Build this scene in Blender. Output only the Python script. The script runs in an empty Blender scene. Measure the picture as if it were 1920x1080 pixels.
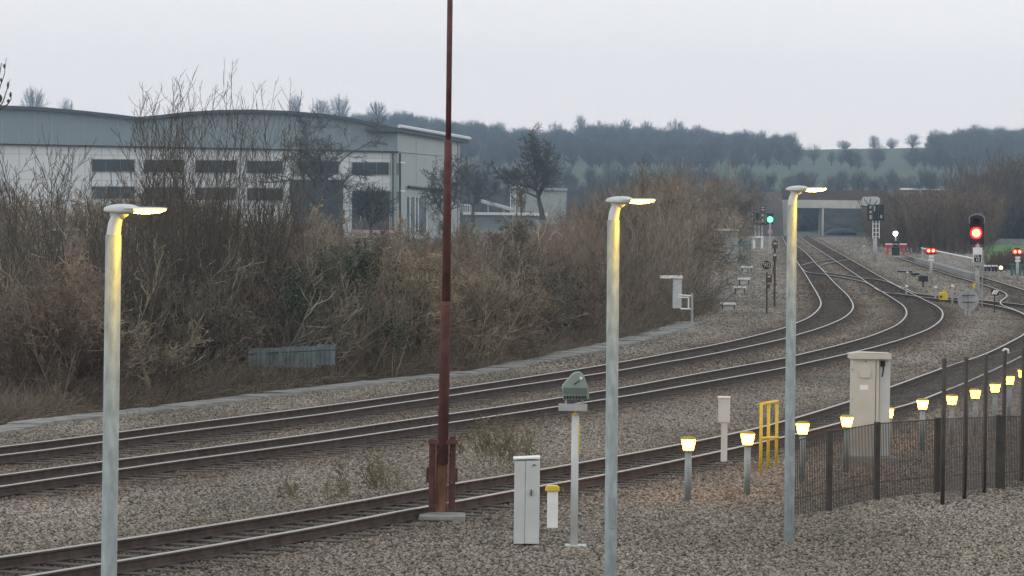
import bpy, math, random
import numpy as np
from mathutils import Vector, Matrix, noise

# ------------------------------------------------------------------ camera
FPX, HC, YH, ROLL = 7000.0, 4.5, 392.0, 0.012      # focal length in px of a 1920 frame, eye height, horizon row, roll
C = bpy.context.scene.collection
SC = bpy.context.scene
pit = math.atan((540 - YH) / FPX)
Fw = Vector((0, math.cos(pit), -math.sin(pit)))
R0 = Vector((1, 0, 0)); U0 = Vector((0, math.sin(pit), math.cos(pit)))
Rt = R0 * math.cos(ROLL) + U0 * math.sin(ROLL)
Up = U0 * math.cos(ROLL) - R0 * math.sin(ROLL)
cam = bpy.data.cameras.new('camera'); cam.sensor_width = 36; cam.lens = 36 * FPX / 1920
cam.clip_start = 1.0; cam.clip_end = 9000
camo = bpy.data.objects.new('camera', cam); C.objects.link(camo)
M = Matrix((Rt, Up, -Fw)).transposed().to_4x4(); M.translation = (0, 0, HC)
camo.matrix_world = M
SC.camera = camo

# ------------------------------------------------------------------ world, sun, exposure
SUN_EL, SUN_AZ = math.radians(12), math.radians(250)
w = bpy.data.worlds.new("World"); SC.world = w; w.use_nodes = True
nt = w.node_tree; nt.nodes.clear()
N = nt.nodes.new; L = nt.links.new
out = N('ShaderNodeOutputWorld'); bg1 = N('ShaderNodeBackground'); bg2 = N('ShaderNodeBackground'); add = N('ShaderNodeAddShader')
sky = N('ShaderNodeTexSky'); sky.sky_type = 'NISHITA'; sky.sun_disc = False
sky.sun_elevation = SUN_EL; sky.sun_rotation = SUN_AZ; sky.dust_density = 3.0
hs = N('ShaderNodeHueSaturation'); hs.inputs['Saturation'].default_value = 0.3
L(sky.outputs[0], hs.inputs['Color']); L(hs.outputs[0], bg1.inputs[0]); bg1.inputs[1].default_value = 0.05
tc = N('ShaderNodeTexCoord'); sx = N('ShaderNodeSeparateXYZ'); L(tc.outputs['Generated'], sx.inputs[0])
cr = N('ShaderNodeValToRGB'); L(sx.outputs['Z'], cr.inputs[0])            # the overcast layer: pale lilac low down, greyer higher up
e = cr.color_ramp.elements
e[0].position = 0.0; e[0].color = (0.93, 0.82, 0.81, 1); e[1].position = 0.06; e[1].color = (0.80, 0.77, 0.765, 1)
e2 = e.new(0.5); e2.color = (0.64, 0.69, 0.74, 1)
ns = N('ShaderNodeTexNoise'); ns.inputs['Scale'].default_value = 3.0; ns.inputs['Detail'].default_value = 3
mp = N('ShaderNodeMapping'); mp.inputs['Scale'].default_value = (1, 1, 5); L(tc.outputs['Generated'], mp.inputs[0]); L(mp.outputs[0], ns.inputs[0])
mr = N('ShaderNodeMapRange'); L(ns.outputs[0], mr.inputs[0]); mr.inputs[3].default_value = 0.93; mr.inputs[4].default_value = 1.07
mx = N('ShaderNodeMix'); mx.data_type = 'RGBA'; mx.blend_type = 'MULTIPLY'; mx.inputs[0].default_value = 1
L(cr.outputs[0], mx.inputs[6]); L(mr.outputs[0], mx.inputs[7]); L(mx.outputs[2], bg2.inputs[0]); bg2.inputs[1].default_value = 1.0
L(bg1.outputs[0], add.inputs[0]); L(bg2.outputs[0], add.inputs[1]); L(add.outputs[0], out.inputs[0])
sl = bpy.data.lights.new('sun', 'SUN'); sl.energy = 0.5; sl.angle = math.radians(25); sl.color = (1, 0.93, 0.85)
so = bpy.data.objects.new('sun', sl); C.objects.link(so)
sd = Vector((math.sin(SUN_AZ) * math.cos(SUN_EL) * -1, -math.cos(SUN_AZ) * math.cos(SUN_EL) * -1, math.sin(SUN_EL)))
sd = Vector((0.75, -0.35, 0.55)).normalized()
so.rotation_euler = sd.to_track_quat('Z', 'Y').to_euler()
SC.view_settings.view_transform = 'Standard'; SC.view_settings.look = 'None'; SC.view_settings.exposure = 0.30; SC.view_settings.gamma = 1
SC.cycles.max_bounces = 6; SC.cycles.diffuse_bounces = 3; SC.cycles.volume_bounces = 0; SC.cycles.use_denoising = True
SC.cycles.sample_clamp_indirect = 4

# ------------------------------------------------------------------ picture <-> place
def ray(x, y):
    return Fw * FPX + Rt * (x - 960) + Up * (540 - y)
def gr(x, y, z=0.0):            # where the ray through a pixel meets height z
    d = ray(x, y); t = (z - HC) / d.z
    return Vector((d.x * t, d.y * t, z))
def at(x, y, D):                # where it meets distance D
    d = ray(x, y); t = D / d.y
    return Vector((d.x * t, D, HC + d.z * t))
GZ = -0.22                      # ground level; rail tops are at 0

# ------------------------------------------------------------------ materials
def mat(name, col, rough=0.8, metal=0.0, var=0.15, scale=6.0, bump=0.0, bscale=None, emit=None, alpha=None, col2=None, spec=0.3, stretch=None, inst=False):
    m = bpy.data.materials.new(name); m.use_nodes = True; t = m.node_tree; b = t.nodes['Principled BSDF']
    b.inputs['Roughness'].default_value = rough; b.inputs['Metallic'].default_value = metal
    b.inputs['Specular IOR Level'].default_value = spec
    tcn = t.nodes.new('ShaderNodeTexCoord'); src = tcn.outputs['Object']
    if stretch:
        mpp = t.nodes.new('ShaderNodeMapping'); mpp.inputs['Scale'].default_value = stretch
        t.links.new(src, mpp.inputs[0]); src = mpp.outputs[0]
    if emit:
        b.inputs['Base Color'].default_value = (*col, 1)
        b.inputs['Emission Color'].default_value = (*col, 1); b.inputs['Emission Strength'].default_value = emit
        return m
    n1 = t.nodes.new('ShaderNodeTexNoise'); n1.inputs['Scale'].default_value = scale; n1.inputs['Detail'].default_value = 6
    t.links.new(src, n1.inputs['Vector'])
    mixn = t.nodes.new('ShaderNodeMix'); mixn.data_type = 'RGBA'
    c2 = col2 or tuple(c * (1 + var) for c in col); c1 = col if col2 else tuple(c * (1 - var) for c in col)
    mixn.inputs[6].default_value = (*c1, 1); mixn.inputs[7].default_value = (*c2, 1)
    rp = t.nodes.new('ShaderNodeMapRange'); rp.inputs[1].default_value = 0.35; rp.inputs[2].default_value = 0.65
    t.links.new(n1.outputs[0], rp.inputs[0]); t.links.new(rp.outputs[0], mixn.inputs[0])
    last = mixn.outputs[2]
    if inst:                    # each copy of stones / shrubs gets its own tone
        oi = t.nodes.new('ShaderNodeObjectInfo')
        r2 = t.nodes.new('ShaderNodeMapRange'); t.links.new(oi.outputs['Random'], r2.inputs[0])
        r2.inputs[3].default_value = inst[0]; r2.inputs[4].default_value = inst[1]
        m2 = t.nodes.new('ShaderNodeMix'); m2.data_type = 'RGBA'; m2.blend_type = 'MULTIPLY'; m2.inputs[0].default_value = 1
        t.links.new(last, m2.inputs[6]); t.links.new(r2.outputs[0], m2.inputs[7]); last = m2.outputs[2]
        at_ = t.nodes.new('ShaderNodeAttribute'); at_.attribute_type = 'INSTANCER'; at_.attribute_name = 'shade'
        m3 = t.nodes.new('ShaderNodeMix'); m3.data_type = 'RGBA'; m3.blend_type = 'MULTIPLY'; m3.inputs[0].default_value = 1
        t.links.new(last, m3.inputs[6]); t.links.new(at_.outputs['Color'], m3.inputs[7]); last = m3.outputs[2]
    t.links.new(last, b.inputs['Base Color'])
    if bump:
        n2 = t.nodes.new('ShaderNodeTexNoise'); n2.inputs['Scale'].default_value = bscale or scale * 4; n2.inputs['Detail'].default_value = 5
        t.links.new(src, n2.inputs['Vector'])
        bp = t.nodes.new('ShaderNodeBump'); bp.inputs['Strength'].default_value = bump; bp.inputs['Distance'].default_value = 0.05
        t.links.new(n2.outputs[0], bp.inputs['Height']); t.links.new(bp.outputs[0], b.inputs['Normal'])
    if alpha is not None: b.inputs['Alpha'].default_value = alpha
    return m
MT = {}
def defm(k, *a, **kw): MT[k] = mat(k, *a, **kw)
defm('galv', (0.225, 0.265, 0.275), 0.55, 0.2, 0.20, 14, 0.15, 60, stretch=(1, 1, .35))
defm('lamp_body', (0.50, 0.52, 0.52), 0.45, 0.0, 0.08, 12)
defm('lamp_glow', (1.0, 0.57, 0.04), emit=75)
defm('bollard_glow', (1.0, 0.38, 0.020), emit=40)
defm('bollard_cap', (0.30, 0.24, 0.05), 0.6)
defm('red_steel', (0.092, 0.036, 0.032), 0.7, 0.0, 0.25, 5, 0.2, 40)
defm('rust', (0.13, 0.062, 0.038), 0.9, 0.0, 0.45, 7, 0.4, 40, stretch=(1, 1, 0.25))
defm('rail_side', (0.058, 0.042, 0.034), 0.9, 0.0, 0.3, 5)
defm('rail_top', (0.36, 0.34, 0.315), 0.38, 0.75, 0.05, 3)
defm('sleeper', (0.075, 0.062, 0.052), 0.95, 0, 0.3, 3, 0.3)
defm('concrete', (0.225, 0.222, 0.205), 0.95, 0, 0.22, 1.6, 0.4, 20)
defm('bed', (0.105, 0.092, 0.078), 1.0, 0, 0.4, 0.8, 1.0, 16)
defm('soil', (0.10, 0.080, 0.055), 1.0, 0, 0.4, 0.6, 0.8, 9)
defm('field', (0.068, 0.070, 0.048), 1.0, 0, 0.3, 0.006, 0.3, 0.3, col2=(0.055, 0.092, 0.042))
defm('stone', (0.208, 0.182, 0.156), 0.95, 0, 0.25, 9, inst=(0.35, 1.6))
defm('cab_beige', (0.47, 0.46, 0.41), 0.6, 0, 0.05, 3)
defm('cab_grey', (0.46, 0.48, 0.47), 0.55, 0, 0.06, 3)
defm('dark', (0.022, 0.024, 0.026), 0.6)
defm('black', (0.008, 0.008, 0.009), 0.7)
defm('white', (0.72, 0.72, 0.70), 0.6, 0, 0.06, 5)
defm('yellow', (0.62, 0.44, 0.04), 0.5, 0, 0.1, 6)
defm('radar_green', (0.22, 0.27, 0.245), 0.55, 0, 0.06, 4)
defm('radar_dark', (0.10, 0.135, 0.12), 0.5, 0, 0.06, 4)
defm('fence_post', (0.055, 0.048, 0.042), 0.8, 0, 0.2, 4)
defm('fence_wire', (0.12, 0.11, 0.10), 0.7)
defm('sheet_grey', (0.15, 0.18, 0.18), 0.8, 0, 0.2, 3, 0.2)
defm('green_steel', (0.045, 0.13, 0.12), 0.7, 0, 0.2, 3)
defm('sig_grey', (0.34, 0.34, 0.33), 0.7, 0, 0.15, 3)
defm('sig_dark', (0.016, 0.024, 0.023), 0.7, 0, 0.15, 3)
defm('buffer_red', (0.50, 0.055, 0.06), 0.6, 0, 0.15, 3)
defm('glow_green', (0.05, 1.0, 0.42), emit=9)
defm('glow_red', (1.0, 0.010, 0.02), emit=6)
defm('glow_redcore', (1.0, 0.50, 0.14), emit=3.2)
defm('glow_white', (1.0, 0.86, 0.66), emit=14)
defm('glow_yellow', (1.0, 0.85, 0.25), emit=8)
defm('clad_upper', (0.195, 0.237, 0.255), 0.6, 0.1, 0.05, 0.08)
defm('clad_lower', (0.56, 0.575, 0.575), 0.6, 0, 0.05, 0.1)
defm('clad_side', (0.30, 0.335, 0.32), 0.6, 0, 0.06, 0.1)
defm('roof_dark', (0.06, 0.07, 0.08), 0.7)
defm('roof_metal', (0.55, 0.58, 0.60), 0.4, 0.4)
defm('window', (0.03, 0.037, 0.042), 0.25, 0, 0.2, 0.4)
defm('door_panel', (0.048, 0.054, 0.056), 0.7, 0, 0.15, 0.3)
defm('glass_blue', (0.07, 0.10, 0.12), 0.25, 0, 0.2, 0.5)
defm('bridge_conc', (0.50, 0.48, 0.43), 0.9, 0, 0.12, 0.5)
defm('bridge_brown', (0.095, 0.070, 0.060), 0.9, 0, 0.15, 0.3)
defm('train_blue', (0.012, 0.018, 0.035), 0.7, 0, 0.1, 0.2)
defm('earth_bank', (0.075, 0.062, 0.052), 1.0, 0, 0.3, 0.15, 0.5, 2)
defm('opening_shade', (0.028, 0.030, 0.024), 1.0, 0, 0.5, 0.5)  # shade of the bridge opening, put into the colour
defm('grass_green', (0.09, 0.19, 0.05), 1.0, 0, 0.3, 0.15)
defm('bark', (0.085, 0.080, 0.068), 0.95, 0, 0.25, 3, inst=(0.8, 1.25))
defm('bark_solo', (0.060, 0.058, 0.050), 0.95, 0, 0.25, 3)
defm('bark_pale', (0.17, 0.15, 0.115), 0.95, 0, 0.25, 3)
defm('bark_tall', (0.075, 0.068, 0.056), 0.95, 0, 0.25, 3)
defm('twig', (0.205, 0.172, 0.130), 0.95, 0, 0.3, 1.2, inst=(0.45, 1.3))
defm('twig_red', (0.195, 0.145, 0.108), 0.95, 0, 0.3, 1.2, inst=(0.5, 1.3))
defm('twig_pale', (0.25, 0.215, 0.16), 0.95, 0, 0.3, 1.2, inst=(0.6, 1.3))
defm('tarmac', (0.075, 0.073, 0.07), 0.95, 0, 0.3, 14, 0.6, 70)
defm('bramble', (0.17, 0.135, 0.10), 0.95, 0, 0.35, 2, inst=(0.55, 1.35))
defm('weed', (0.15, 0.125, 0.075), 0.95, 0, 0.3, 2)
defm('ivy', (0.042, 0.056, 0.036), 0.7, 0, 0.35, 2)
defm('far_tree', (0.080, 0.080, 0.085), 1.0, 0, 0.2, 0.1, inst=(0.7, 1.3))
defm('far_solo', (0.060, 0.058, 0.062), 1.0, 0, 0.2, 0.1)
defm('pink', (0.42, 0.30, 0.30), 0.8)

# ------------------------------------------------------------------ mesh building
ORI = {}
class MB:
    def __init__(s): s.v = []; s.f = []; s.m = []
    def poly(s, pts, mi=0):
        b = len(s.v); s.v += [tuple(p) for p in pts]; s.f.append(tuple(range(b, b + len(pts)))); s.m.append(mi)
    def box(s, c, d, rz=0.0, mi=0, R=None):
        b = len(s.v); cz, sz = math.cos(rz), math.sin(rz)
        for i in (-.5, .5):
            for j in (-.5, .5):
                for k in (-.5, .5):
                    p = Vector((i * d[0], j * d[1], k * d[2]))
                    p = (R @ p) if R else Vector((p.x * cz - p.y * sz, p.x * sz + p.y * cz, p.z))
                    s.v.append((c[0] + p.x, c[1] + p.y, c[2] + p.z))
        for q in ((0, 1, 3, 2), (4, 6, 7, 5), (0, 4, 5, 1), (2, 3, 7, 6), (0, 2, 6, 4), (1, 5, 7, 3)):
            s.f.append(tuple(b + k for k in q)); s.m.append(mi)
        return s
    def tube(s, pts, r, n=8, mi=0, cap=True):
        pts = [Vector(p) for p in pts]
        if not hasattr(r, '__len__'): r = [r] * len(pts)
        b = len(s.v)
        for i, p in enumerate(pts):
            d = (pts[min(i + 1, len(pts) - 1)] - pts[max(i - 1, 0)])
            if d.length < 1e-9: d = Vector((0, 0, 1))
            d.normalize()
            a = d.cross(Vector((0, 1, 0)) if abs(d.y) < .9 else Vector((1, 0, 0))).normalized(); c = d.cross(a)
            for k in range(n):
                t = 2 * math.pi * k / n
                q = p + (a * math.cos(t) + c * math.sin(t)) * r[i]; s.v.append((q.x, q.y, q.z))
        for i in range(len(pts) - 1):
            for k in range(n):
                s.f.append((b + i * n + k, b + i * n + (k + 1) % n, b + (i + 1) * n + (k + 1) % n, b + (i + 1) * n + k)); s.m.append(mi)
        if cap:
            s.f.append(tuple(b + k for k in range(n))[::-1]); s.m.append(mi)
            s.f.append(tuple(b + (len(pts) - 1) * n + k for k in range(n))); s.m.append(mi)
        return s
    def prism(s, pts, off, mi=0):        # closed outline (3-D points) pushed along off
        pts = [Vector(p) for p in pts]; off = Vector(off); b = len(s.v); n = len(pts)
        s.v += [tuple(p) for p in pts] + [tuple(p + off) for p in pts]
        s.f.append(tuple(b + k for k in range(n))); s.f.append(tuple(b + n + k for k in range(n))[::-1]); s.m += [mi, mi]
        for k in range(n):
            s.f.append((b + k, b + n + k, b + n + (k + 1) % n, b + (k + 1) % n)); s.m.append(mi)
        return s
    def loft(s, rings, mi=0, cap=True):
        b = len(s.v); n = len(rings[0])
        for r in rings: s.v += [tuple(p) for p in r]
        for i in range(len(rings) - 1):
            for k in range(n):
                s.f.append((b + i * n + k, b + i * n + (k + 1) % n, b + (i + 1) * n + (k + 1) % n, b + (i + 1) * n + k)); s.m.append(mi)
        if cap:
            s.f.append(tuple(b + k for k in range(n))[::-1]); s.f.append(tuple(b + (len(rings) - 1) * n + k for k in range(n))); s.m += [mi, mi]
        return s
    def bpx(s, x0, y0, x1, y1, D, dep, mi=0, dy=0.0):   # upright box covering a picture rectangle at distance D
        c = at((x0 + x1) / 2, (y0 + y1) / 2, D); p = D / FPX
        return s.box((c.x, c.y + dep / 2 + dy, c.z), (abs(x1 - x0) * p, dep, abs(y1 - y0) * p), mi=mi)
    def build(s, name, ms, parent=None, smooth=False, bevel=0.0, link=True):
        me = bpy.data.meshes.new(name); o = ORI.get(parent.name, Vector()) if parent else Vector()
        vv = np.array(s.v, dtype=np.float32) - np.array(o, dtype=np.float32)
        me.from_pydata(vv.tolist(), [], s.f)
        for m in (ms if isinstance(ms, (list, tuple)) else [ms]): me.materials.append(MT[m] if isinstance(m, str) else m)
        me.polygons.foreach_set('material_index', s.m)
        if smooth: me.polygons.foreach_set('use_smooth', [True] * len(s.f))
        me.update()
        ob = bpy.data.objects.new(name, me)
        if link: C.objects.link(ob)
        if parent: ob.parent = parent; ORI[ob.name] = o
        if bevel:
            md = ob.modifiers.new('edge', 'BEVEL'); md.width = bevel; md.segments = 2; md.limit_method = 'ANGLE'
        return ob
def tag(o, label, cat, group=None, kind=None):
    if label: o['label'] = label
    if cat: o['category'] = cat
    if group: o['group'] = group
    if kind: o['kind'] = kind
    return o
def thing(name, loc, label, cat, group=None):
    o = bpy.data.objects.new(name, None); C.objects.link(o); o.location = loc; ORI[o.name] = Vector(loc)
    o.empty_display_size = 0.3
    return tag(o, label, cat, group)
def copy_tree(o, parent=None):
    c = o.copy(); C.objects.link(c)
    if parent: c.parent = parent
    for ch in [k for k in bpy.data.objects if k.parent == o]: copy_tree(ch, c)
    return c
def struct(o): o['kind'] = 'structure'; return o
def lettering(txt, parent, loc, size, m, rx=math.pi / 2):
    cu = bpy.data.curves.new('lettering', 'FONT'); cu.body = txt; cu.size = size; cu.align_x = 'CENTER'; cu.align_y = 'CENTER'; cu.extrude = 0.003
    cu.materials.append(MT[m]); o = bpy.data.objects.new('lettering', cu); C.objects.link(o)
    o.parent = parent; o.location = Vector(loc) - ORI.get(parent.name, Vector()); o.rotation_euler = (rx, 0, 0)
    return o

# ------------------------------------------------------------------ scattering (only for uncountable stuff)
def scatter(name, protos, P, rot, scl, pid, shade):
    col = bpy.data.collections.new(name + ' kinds')
    for o in protos: col.objects.link(o)
    n = len(P); me = bpy.data.meshes.new(name); me.vertices.add(n)
    me.vertices.foreach_set('co', np.asarray(P, np.float32).ravel())
    for nm, ty, key, arr in (('rot', 'FLOAT_VECTOR', 'vector', rot), ('scl', 'FLOAT_VECTOR', 'vector', scl), ('pid', 'INT', 'value', pid), ('shade', 'FLOAT_COLOR', 'color', shade)):
        a = me.attributes.new(nm, ty, 'POINT'); a.data.foreach_set(key, np.asarray(arr, np.int32 if ty == 'INT' else np.float32).ravel())
    ob = bpy.data.objects.new(name, me); C.objects.link(ob); ob['kind'] = 'stuff'
    g = bpy.data.node_groups.new(name, 'GeometryNodeTree')
    g.interface.new_socket('Geometry', in_out='INPUT', socket_type='NodeSocketGeometry'); g.interface.new_socket('Geometry', in_out='OUTPUT', socket_type='NodeSocketGeometry')
    gn = g.nodes.new; gl = g.links.new
    gi = gn('NodeGroupInput'); go = gn('NodeGroupOutput'); ip = gn('GeometryNodeInstanceOnPoints'); ci = gn('GeometryNodeCollectionInfo')
    ci.inputs['Collection'].default_value = col; ci.inputs['Separate Children'].default_value = True; ci.inputs['Reset Children'].default_value = True
    def na(nm, ty):
        k = gn('GeometryNodeInputNamedAttribute'); k.data_type = ty; k.inputs['Name'].default_value = nm; return k.outputs['Attribute']
    e2r = gn('FunctionNodeEulerToRotation')
    gl(gi.outputs[0], ip.inputs['Points']); gl(ci.outputs[0], ip.inputs['Instance']); ip.inputs['Pick Instance'].default_value = True
    gl(na('pid', 'INT'), ip.inputs['Instance Index']); gl(na('rot', 'FLOAT_VECTOR'), e2r.inputs[0]); gl(e2r.outputs[0], ip.inputs['Rotation'])
    gl(na('scl', 'FLOAT_VECTOR'), ip.inputs['Scale']); gl(ip.outputs[0], go.inputs[0])
    md = ob.modifiers.new('scatter', 'NODES'); md.node_group = g
    return ob
NR = np.random.default_rng(7)

# ------------------------------------------------------------------ rails traced in the picture, unprojected on the rail plane
RA=[(-80,846.5),(0,836.9),(92.6,825.7),(189,813.5),(320,796.5),(600,761.1),(711,746.3),(821,731),(920,716.7),(1162,678.5),(1278.5,657),(1338,646),(1410,630),(1475,612.4),(1494,604.4),(1517,594.3),(1533.7,580.4),(1540,569.3),(1535.6,556.4),(1521.7,532.8),(1509.9,513.3),(1496.7,493.9),(1476,461.7),(1469,447.8),(1464,438),(1460,430)]
RB=[(-80,862.5),(0,852.6),(89,842.0),(189,828.4),(320,811),(600,776),(711,760),(821,744.3),(920,729.6),(1162,693.5),(1249,678.1),(1286,672),(1374.8,655),(1474.8,633.1),(1494,627.2),(1544.8,611.5),(1587.4,591.5),(1600.4,575.7),(1593.9,559.2),(1563.3,528.6),(1546.7,510.6),(1527.2,491.1),(1511.9,474.4),(1496.7,461.9),(1482,449),(1472,438),(1466,430)]
RC=[(-80,900.5),(0,890),(92,877.5),(187,865),(320,848),(600,810.6),(711,794),(821,778.2),(920,764.3),(1162,726.7),(1278.5,705.4),(1345,693.3),(1475,669.6),(1494,665.2),(1583.7,643.3),(1646.7,623.9),(1687.4,604.4),(1700.4,587.8),(1696.7,575.8),(1674.4,559.2),(1649.4,543.9),(1628.6,531.4),(1616.8,522.4),(1599.4,510.6),(1570.3,491.1),(1541,471.7),(1518,457),(1503,446),(1493,437),(1488,431)]
RD=[(-80,922),(0,911),(92.6,897.4),(187,884),(320,865),(600,827),(711,811),(821,794.8),(920,780),(1162,743.3),(1274.8,723.9),(1338,712.8),(1475,687.8),(1494,683.7),(1591,661.9),(1646.7,648),(1702,631.3),(1748.5,611.9),(1767,595.2),(1768,584),(1757.8,574.5),(1735.6,562.8),(1707.8,548.9),(1680,534.3),(1646.7,516.1),(1618.9,500.1),(1595.3,486.3),(1557.8,465.4),(1530,449.4),(1512,440),(1500,433)]
RE=[(-80,1053),(0,1043),(200,1014),(400,983),(600,950.5),(747,924.7),(853,905.5),(961.4,888.2),(1111.3,862.3),(1312,824.7),(1420,801.5),(1495,781.6),(1595.3,750.6),(1670.7,724.4),(1767,689.6),(1800,678.5),(1846.7,663.1),(1896.7,639.2),(1920,626),(1938,608),(1936,597),(1920,588),(1897,578),(1879,571.5),(1873,567),(1878,562),(1889.5,555),(1887,550),(1866,540.6),(1827,528),(1785.6,515.6),(1746.7,503),(1680,480.8)]
RF=[(-80,1100),(0,1087),(200,1054),(400,1021),(600,986),(747,958),(853,939),(961.4,919),(1111.3,893),(1312,853),(1495,812),(1596,786),(1678,764),(1714.8,753.5),(1767.8,733.1),(1804.5,718.8),(1900,675),(1960,642),(1995,612),(1990,596),(1975,585),(1962,577),(1960,568),(1955,558),(1920,543.3),(1881,530.8),(1827,515),(1785,504),(1746.7,492.6),(1696.7,478)]
RI=[(1680,534),(1700,541),(1712,548),(1745,553),(1780,557),(1837,562),(1878,566.5),(1920,571),(1975,578)]
RJ=[(1640,540),(1656,547.4),(1685,550.5),(1728.6,556.5),(1760,559.7),(1795,562.8),(1840,568),(1878.6,575),(1905,582),(1930,594)]
RK=[(1503,497.2),(1515,493.5),(1529,490.5),(1545,488),(1563,485.6)]; RL=[(1536,498.6),(1547,494.5),(1560,491.5),(1576,489),(1594,486.6)]
RM=[(1497,495),(1508.5,507.8),(1546,514),(1599,523),(1626,530),(1645,541)]; RN=[(1533,497),(1548,509),(1570,513),(1599,517.5),(1617,521),(1645,523.5),(1667.5,528.6),(1690,540)]
def smooth_line(pp, step=3.0):
    P = [np.array(p, float) for p in pp]; P = [2 * P[0] - P[1]] + P + [2 * P[-1] - P[-2]]; o = []
    for i in range(1, len(P) - 2):
        a, b, c, d = P[i - 1:i + 3]; ds = [np.linalg.norm(q) ** .5 for q in (b - a, c - b, d - c)]
        t0, t1 = 0, ds[0]; t2 = t1 + ds[1]; t3 = t2 + ds[2]; n = max(2, int(np.linalg.norm(c - b) / step))
        for k in range(n):
            t = t1 + (t2 - t1) * k / n
            A1 = (t1 - t) / (t1 - t0) * a + (t - t0) / (t1 - t0) * b; A2 = (t2 - t) / (t2 - t1) * b + (t - t1) / (t2 - t1) * c; A3 = (t3 - t) / (t3 - t2) * c + (t - t2) / (t3 - t2) * d
            B1 = (t2 - t) / (t2 - t0) * A1 + (t - t0) / (t2 - t0) * A2; B2 = (t3 - t) / (t3 - t1) * A2 + (t - t1) / (t3 - t1) * A3
            o.append((t2 - t) / (t2 - t1) * B1 + (t - t1) / (t2 - t1) * B2)
    o.append(P[-2]); return np.array(o)
def world_line(pp, z=0.0, sm=4):
    q = smooth_line(pp); g = np.array([gr(x, y, z)[:2] for x, y in q])
    for _ in range(sm):
        h = g.copy(); h[1:-1] = (g[:-2] + 2 * g[1:-1] + g[2:]) / 4; g = h
    return g
def rail_mesh(g, name, parent, zt=0.0):
    prof = [(-.036, -.012, 0), (-.034, -.005, 1), (-.024, 0, 1), (.024, 0, 1), (.034, -.005, 1), (.036, -.012, 0), (.034, -.04, 0), (.009, -.05, 0), (.009, -.13, 0), (.07, -.148, 0), (.07, -.16, 0), (-.07, -.16, 0), (-.07, -.148, 0), (-.009, -.13, 0), (-.009, -.05, 0), (-.034, -.04, 0)]
    n = len(prof); t = np.gradient(g, axis=0); t /= np.linalg.norm(t, axis=1)[:, None] + 1e-9; nr = np.stack([t[:, 1], -t[:, 0]], 1)
    mb = MB()
    for i in range(len(g)):
        for (u, z, _) in prof: mb.v.append((g[i, 0] + nr[i, 0] * u, g[i, 1] + nr[i, 1] * u, z + zt))
    for i in range(len(g) - 1):
        for k in range(n):
            k2 = (k + 1) % n; mb.f.append((i * n + k, i * n + k2, (i + 1) * n + k2, (i + 1) * n + k)); mb.m.append(1 if k in (1, 2, 3) or k in (0, 4) else 0)
    return mb.build(name, ['rail_side', 'rail_top'], parent)
def resample(g, d):
    s = np.concatenate([[0], np.cumsum(np.linalg.norm(np.diff(g, axis=0), axis=1))]); u = np.arange(0, s[-1], d)
    return np.stack([np.interp(u, s, g[:, 0]), np.interp(u, s, g[:, 1])], 1)
def nearest(P, Q):
    idx = np.empty(len(P), int); d = np.empty(len(P))
    for i in range(0, len(P), 4000):
        D2 = ((P[i:i + 4000, None, :] - Q[None]) ** 2).sum(-1); k = D2.argmin(1); idx[i:i + 4000] = k; d[i:i + 4000] = np.sqrt(D2[np.arange(len(k)), k])
    return idx, d
CENTRES = []
def track(a, b, label, sleepers=True, both=True, maxd=420, cat='railway track', zt=0.0):
    ga, gb = world_line(a), world_line(b)
    t = thing('railway_track', (*ga[len(ga) // 2], GZ), label, cat, 'railway tracks')
    rail_mesh(ga, 'rail', t, zt); rail_mesh(gb, 'rail', t, zt)
    ra = resample(ga, 0.65); rb = resample(gb, 0.3); k, d = nearest(ra, rb); mid = (ra + rb[k]) / 2; CENTRES.append((mid, sleepers))
    if sleepers:
        mb = MB()
        for i in range(len(ra)):
            if mid[i, 1] > maxd or d[i] > 2.2: continue
            v = rb[k[i]] - ra[i]; ang = math.atan2(v[1], v[0]); mb.box((mid[i, 0], mid[i, 1], -0.235), (2.5, 0.26, 0.15), ang)
        o = mb.build('sleepers', 'sleeper', t); o['kind'] = 'stuff'
    return t
track(RA, RB, 'farthest of the long double tracks, curving next to the scrub bank')
track(RC, RD, 'second long track, its outer rail catching red light at the bend')
track(RE, RF, 'nearest track passing behind the cabinets and on to the red buffer stop', maxd=300)
track(RI, RJ, 'short link track running behind the round grey sign back', True, maxd=260, zt=.002)
track(RK, RL, 'upper crossover between the two long tracks near the bridge', False, zt=.004)
track(RM, RN, 'lower crossover between the two long tracks, nearer the camera', False, zt=-.003)

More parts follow.
